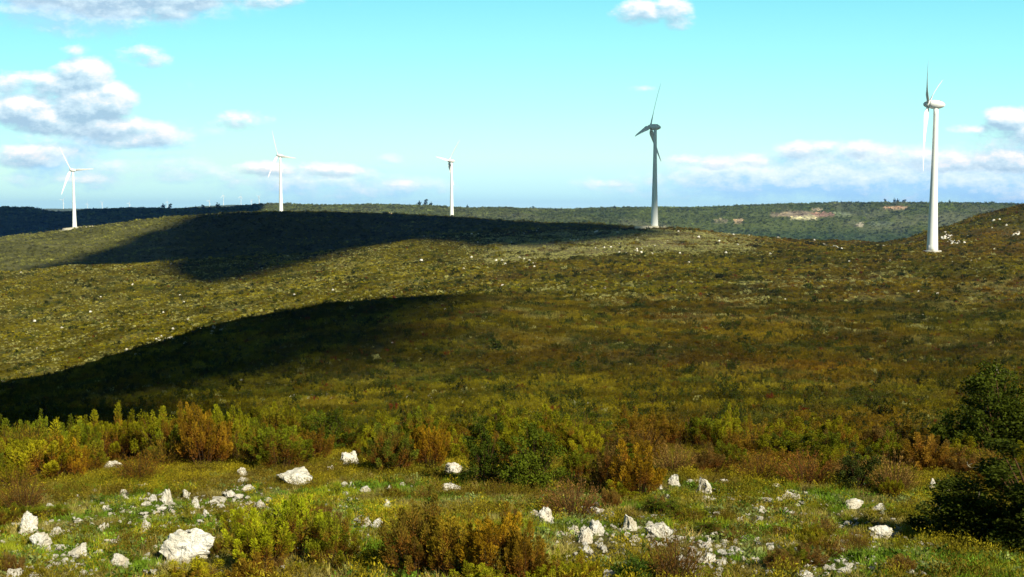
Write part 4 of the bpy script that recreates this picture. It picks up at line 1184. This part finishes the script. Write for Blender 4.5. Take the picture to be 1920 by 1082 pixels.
# tiny chips of limestone, past counting (stuff)
def limestone_chips():
    n = 5200; X_ = []; Y_ = []
    pxs = np.concatenate([rng.normal(cx, sx*1.15, 380) for (cx, cy, sx, sy) in CL]+[rng.uniform(-20, 1800, 1600)])
    pys = np.concatenate([rng.normal(cy, sy*1.2, 380) for (cx, cy, sx, sy) in CL]+[rng.uniform(905, 1090, 1600)])
    pts = [hit(a, c_) for a, c_ in zip(pxs[::3], pys[::3]) if 900 < c_ < 1095 and not (690 < a < 1040 and c_ > 925)]
    P_ = np.array([(p.x, p.y, p.z) for p in pts]); m_ = len(P_)
    sc_ = +.012+.036*rng.random(m_)**2.5
    P_[:, 2] += .012+sc_*.2
    for x, y, z in P_: CHIPS.append((x, y, .03))
    scatter('limestone_chips', P_, np.column_stack([sc_*1.5, sc_, sc_*.8]), np.column_stack([rng.normal(0, .3, m_), rng.normal(0, .3, m_), rng.uniform(0, 6.28, m_)]), rng.integers(0, len(SMALL), m_), np.ones((m_, 3)), SMALL, 'countless small white limestone chips scattered in the grass', 'stones')
CHIPS = []
# ---------------------------------------------------------------- grass, herbs and low heather between the rocks (stuff)
TUFTS = [blade_proto(600+k, 40, .105, .022, .0034, GRASSM, .6) for k in range(4)]
STALKS = [blade_proto(620+k, 22, .15, .03, .0028, TANM, .45) for k in range(3)]
FORBS = [forb_proto(640+k) for k in range(3)]
SPRIGS = [sprig_proto(660+k) for k in range(4)]
limestone_chips()
CHX = np.array(CHIPS)
def clear_of_rocks(X, Y, pad=0.0, bushes=False):
    k = np.ones(len(X), bool)
    for (x, y, r) in RFOOT: k &= (X-x)**2+(Y-y)**2 > (r*.8+pad)**2
    return k
def front(name, n, r0, r1, meshes, s0, s1, colfn, dens, label, tilt=.15):
    n = int(n*1.4)
    ph = np.radians(rng.uniform(-42, 42, n)); R = r0+(r1-r0)*rng.random(n)**.85
    X, Y = R*np.sin(ph), R*np.cos(ph)
    Z = height(X, Y); px, py = project(X, Y, Z)
    k = (rng.random(n) < dens(X, Y, px, py)) & clear_of_rocks(X, Y)
    # keep the sight of rocks free: shorter plants just in front of them
    X, Y, Z, px, py = X[k], Y[k], Z[k], px[k], py[k]; m = len(X)
    sc = rng.uniform(s0, s1, m)
    hgt = {'grass': .10, 'dry_grass': .14, 'green_herbs': .11, 'low_heather': .15}[name]
    for (x, y, r) in RFOOT:
        # only short growth right before a stone, or the stone would not be seen
        lat = np.abs(X-x*Y/y); dist = y-Y
        near = (lat < r*1.0) & (dist > -r*.5) & (dist < .45)
        lim = (.10*np.clip(dist-r*.7, 0, 1)+.012+.10*r)/hgt
        sc = np.where(near, np.minimum(sc, lim), sc)
    for (x, y, r) in CHX:
        sc = np.where((np.abs(X-x*Y/y) < .045) & (y-Y > -.03) & (y-Y < .16), np.minimum(sc, .03/hgt), sc)
    col = colfn(X, Y, px, py, m)*rng.lognormal(0, .30, (m, 1))
    rot = np.column_stack([rng.normal(0, tilt, m), rng.normal(0, tilt, m), rng.uniform(0, 6.28, m)])
    scatter(name, np.column_stack([X, Y, Z]), sc, rot, rng.integers(0, len(meshes), m), col, meshes, label, 'ground cover')
    print(name, m)
def patch(X, Y, s, seed, a=.45, c=.58): return sstep(fbm(X/s, Y/s, seed, 3), a, c)
def grasscol(X, Y, px, py, m):
    c = mixc(np.broadcast_to(np.array([.29, .33, .018]), (m, 3)), np.array([.15, .25, .016]), patch(X, Y, .7, 71))
    return mixc(c, np.array([.34, .26, .085]), patch(X, Y, .5, 73, .5, .62)*.8)
front('grass', 60000, 4.6, 18.5, TUFTS, .5, 1.1, grasscol, lambda X, Y, px, py: .35+.65*patch(X, Y, .6, 75), 'short green and yellow grass between the white rocks')
front('dry_grass', 9000, 4.6, 19.5, STALKS, .4, 1.0, lambda X, Y, px, py, m: np.broadcast_to(np.array([.36, .26, .085]), (m, 3)), lambda X, Y, px, py: .12+.7*patch(X, Y, 1.0, 77, .5, .62), 'thin dry tan stalks of grass on the terrace', .2)
front('green_herbs', 14000, 4.6, 17, FORBS, .35, .8, lambda X, Y, px, py, m: mixc(np.broadcast_to(np.array([.10, .17, .016]), (m, 3)), np.array([.20, .24, .07]), patch(X, Y, .3, 79)), lambda X, Y, px, py: patch(X, Y, .55, 81, .48, .6), 'low fresh green herbs in the grass')
def sprigcol(X, Y, px, py, m):
    c = mixc(np.broadcast_to(np.array([.15, .13, .008]), (m, 3)), np.array([.13, .095, .010]), patch(X, Y, .8, 83))
    return mixc(c, np.array([.26, .21, .01]), patch(X, Y, .6, 85, .52, .65))
front('low_heather', 42000, 4.6, 24, SPRIGS, .6, 1.2, sprigcol, lambda X, Y, px, py: np.clip(.05+.9*patch(X, Y, .9, 87, .50, .62)*(.4+.6*sstep(np.hypot(X, Y), 7, 13))+sstep(np.hypot(X, Y), 12, 14.5), 0, 1), 'low tangled brown and olive heather round the rocks')

# ---------------------------------------------------------------- pale stones strewn over the hillside (stuff)
STONEP = []
for k in range(3):
    me = rock_mesh(k+60, 2, 7, .2); STONEP.append(me)
n = 5200
X, Y, R = ring_points(n, 60, 900)
Z = height(X, Y); col, st = zone(X, Y, Z); px, py = project(X, Y, Z)
cl = fbm(X/14, Y/14, 91, 3)
k = rng.random(len(X)) < np.clip(st*.22+.22*sstep(cl, .60, .70), 0, 1)
X, Y, Z, R = X[k], Y[k], Z[k], R[k]
ex = []
for (cx, cy, sx, sy, c_) in ((325, 638, 45, 9, 34), (400, 618, 35, 6, 14), (250, 662, 30, 6, 8), (10, 718, 20, 3, 6), (1772, 446, 14, 5, 22), (1790, 455, 22, 5, 14), (1905, 440, 10, 3, 6), (820, 748, 40, 6, 14), (1080, 756, 40, 6, 12), (610, 745, 60, 8, 14), (985, 493, 60, 10, 16), (1200, 470, 90, 12, 14)):
    for _ in range(c_):
        h = hit(rng.normal(cx, sx/2), rng.normal(cy, sy/2), 40); ex.append((h.x, h.y, h.z))
ex = np.array(ex)
X, Y, Z = np.concatenate([X, ex[:, 0]]), np.concatenate([Y, ex[:, 1]]), np.concatenate([Z, ex[:, 2]])
m = len(X); R = np.hypot(X, Y); sc = rng.uniform(.35, 1.0, m)*(0.55+R/420)
rot = np.column_stack([rng.normal(0, .3, m), rng.normal(0, .3, m), rng.uniform(0, 6.28, m)])
scatter('scattered_stones', np.column_stack([X, Y, Z+.16*sc]), np.column_stack([sc, sc, sc*.8]), rot, rng.integers(0, 3, m), np.ones((m, 3)), STONEP, 'pale stones strewn between the scrub on the hillside', 'stones')

# ---------------------------------------------------------------- a few landmarks of the middle and far distance
def stone_wall():
    a, c = hit(1543, 458.5, 300), hit(1578, 467.5, 300)
    bm = bmesh.new(); rg = random.Random(3)
    d = (c-a); L = d.length; n = 26
    for k in range(n):
        t = k/(n-1)
        if rg.random() < .12: continue
        s_ = bmesh.ops.create_icosphere(bm, subdivisions=1, radius=1.0)['verts']
        p = a+d*t; p.z = float(height(p.x, p.y))+.35
        for v_ in s_:
            v_.co = Vector((v_.co.x*.75, v_.co.y*.6, v_.co.z*rg.uniform(.5, .75)))+p+Vector((0, 0, 0))
    me = bpy.data.meshes.new('stone_wall'); bm.to_mesh(me); bm.free(); me.materials.append(ROCKM)
    tag(link(bpy.data.objects.new('stone_wall', me)), 'short broken low white stone wall on the ridge between two turbines', 'stone wall')
stone_wall()
def far_tree(px, R, hpx, wpx, label, group=None, col=(.018, .034, .012), seed=0, cat='tree', lift=.22):
    p = at(px, R); dep = p.y; h = hpx*dep/F; w = wpx*dep/F
    root = link(bpy.data.objects.new('round_tree', None)); root.location = p; root.scale = (w, w, h); root.rotation_euler = (0, 0, seed)
    tag(root, label, cat, group)
    c = link(bpy.data.objects.new('crown', FARCROWN[seed % 3]), root); c.color = (*col, 1); c.location = (0, 0, lift)
    t = link(bpy.data.objects.new('trunk', FARTRUNK), root)
FARCROWN = []
for s_ in range(3):
    fo, st_ = leafy_variant(700+s_, 30, 34, dome=.85, leaf=(.06, .12), lw=.7); FARCROWN.append(fo)
V, Fs = lathe([(.05, -.3), (.035, .1), (.03, .5), (.004, .7)], 8); FARTRUNK = np_mesh('trunk', V, Fs, BARKM, True)
TREES = [(309, 9, 8, 'left dark tree beside the tiny turbine on the blue ridge'), (322, 8, 9, 'right dark tree beside the tiny turbine on the blue ridge'),
         (351, 4, 5, 'tiny tree alone on the dip of the blue ridge'), (370, 5, 5, 'small tree left of the bright tiny turbine'), (384, 6, 9, 'bushy dark tree just left of the bright tiny turbine'),
         (411, 9, 12, 'widest dark tree on the blue ridge right of the bright tiny turbine'), (787, 8, 8, 'left tree of the clump on the green ridge'), (799, 10, 10, 'tallest tree of the clump on the green ridge'),
         (809, 6, 8, 'right tree of the clump on the green ridge'), (877, 6, 5, 'lone small tree on the green ridge right of the middle turbine'), (1656, 6, 6, 'left tree over the pink bare patch'),
         (1673, 8, 6, 'tallest tree over the pink bare patch'), (1679, 7, 6, 'second tallest tree over the pink bare patch'), (1691, 5, 10, 'low wide tree right of the pink bare patch trees'),
         (1776, 6, 4, 'thin tree on the skyline right of the tall white turbine'), (1152, 4, 6, 'low tree on the green ridge left of the grey turbine'), (1000, 4, 7, 'low bushy tree at the lowest part of the green ridge')]
for k, (px, h, w, lab) in enumerate(TREES): far_tree(px, 3045, h+1.5, w+.5, lab, 'trees on the skyline', seed=k)
for k in range(70):
    px = random.Random(k+900).uniform(-20, 1940); far_tree(px, 3040, random.Random(k).uniform(3, 4.5), random.Random(k+3).uniform(3, 5), 'little dark tree breaking the far skyline', 'little trees along the far skyline', seed=k)
far_tree(1516, 700, 11, 26, 'dark round shrub on the ridge just left of the low white wall', None, (.02, .026, .010), 4, 'shrub', .0)
MID = [(1197, 577, 26, 20), (1612, 592, 24, 16), (1690, 520, 20, 16), (1288, 520, 18, 14), (930, 658, 34, 26), (1655, 680, 20, 14), (1085, 690, 30, 26), (1760, 522, 18, 14), (1730, 600, 22, 16),
       (440, 732, 22, 22), (800, 665, 18, 16), (740, 750, 34, 20), (950, 790, 30, 24), (1190, 790, 40, 20), (1300, 808, 50, 14), (1580, 640, 16, 10), (1880, 600, 22, 16), (1400, 640, 26, 14), (1590, 775, 24, 16), (1500, 812, 60, 26)]
for k, (px, py, w, h) in enumerate(MID):
    p = hit(px, py, 22); dep = p.y
    root = link(bpy.data.objects.new('evergreen_shrub', None)); root.location = p; root.scale = (w*dep/F, w*dep/F, h*dep/F); root.rotation_euler = (0, 0, k)
    tag(root, 'dark green shrub standing out from the olive scrub of the near slope', 'shrub', 'dark shrubs dotted over the slope')
    c = link(bpy.data.objects.new('foliage', FARCROWN[k % 3]), root); c.color = (.036, .048, .006, 1)
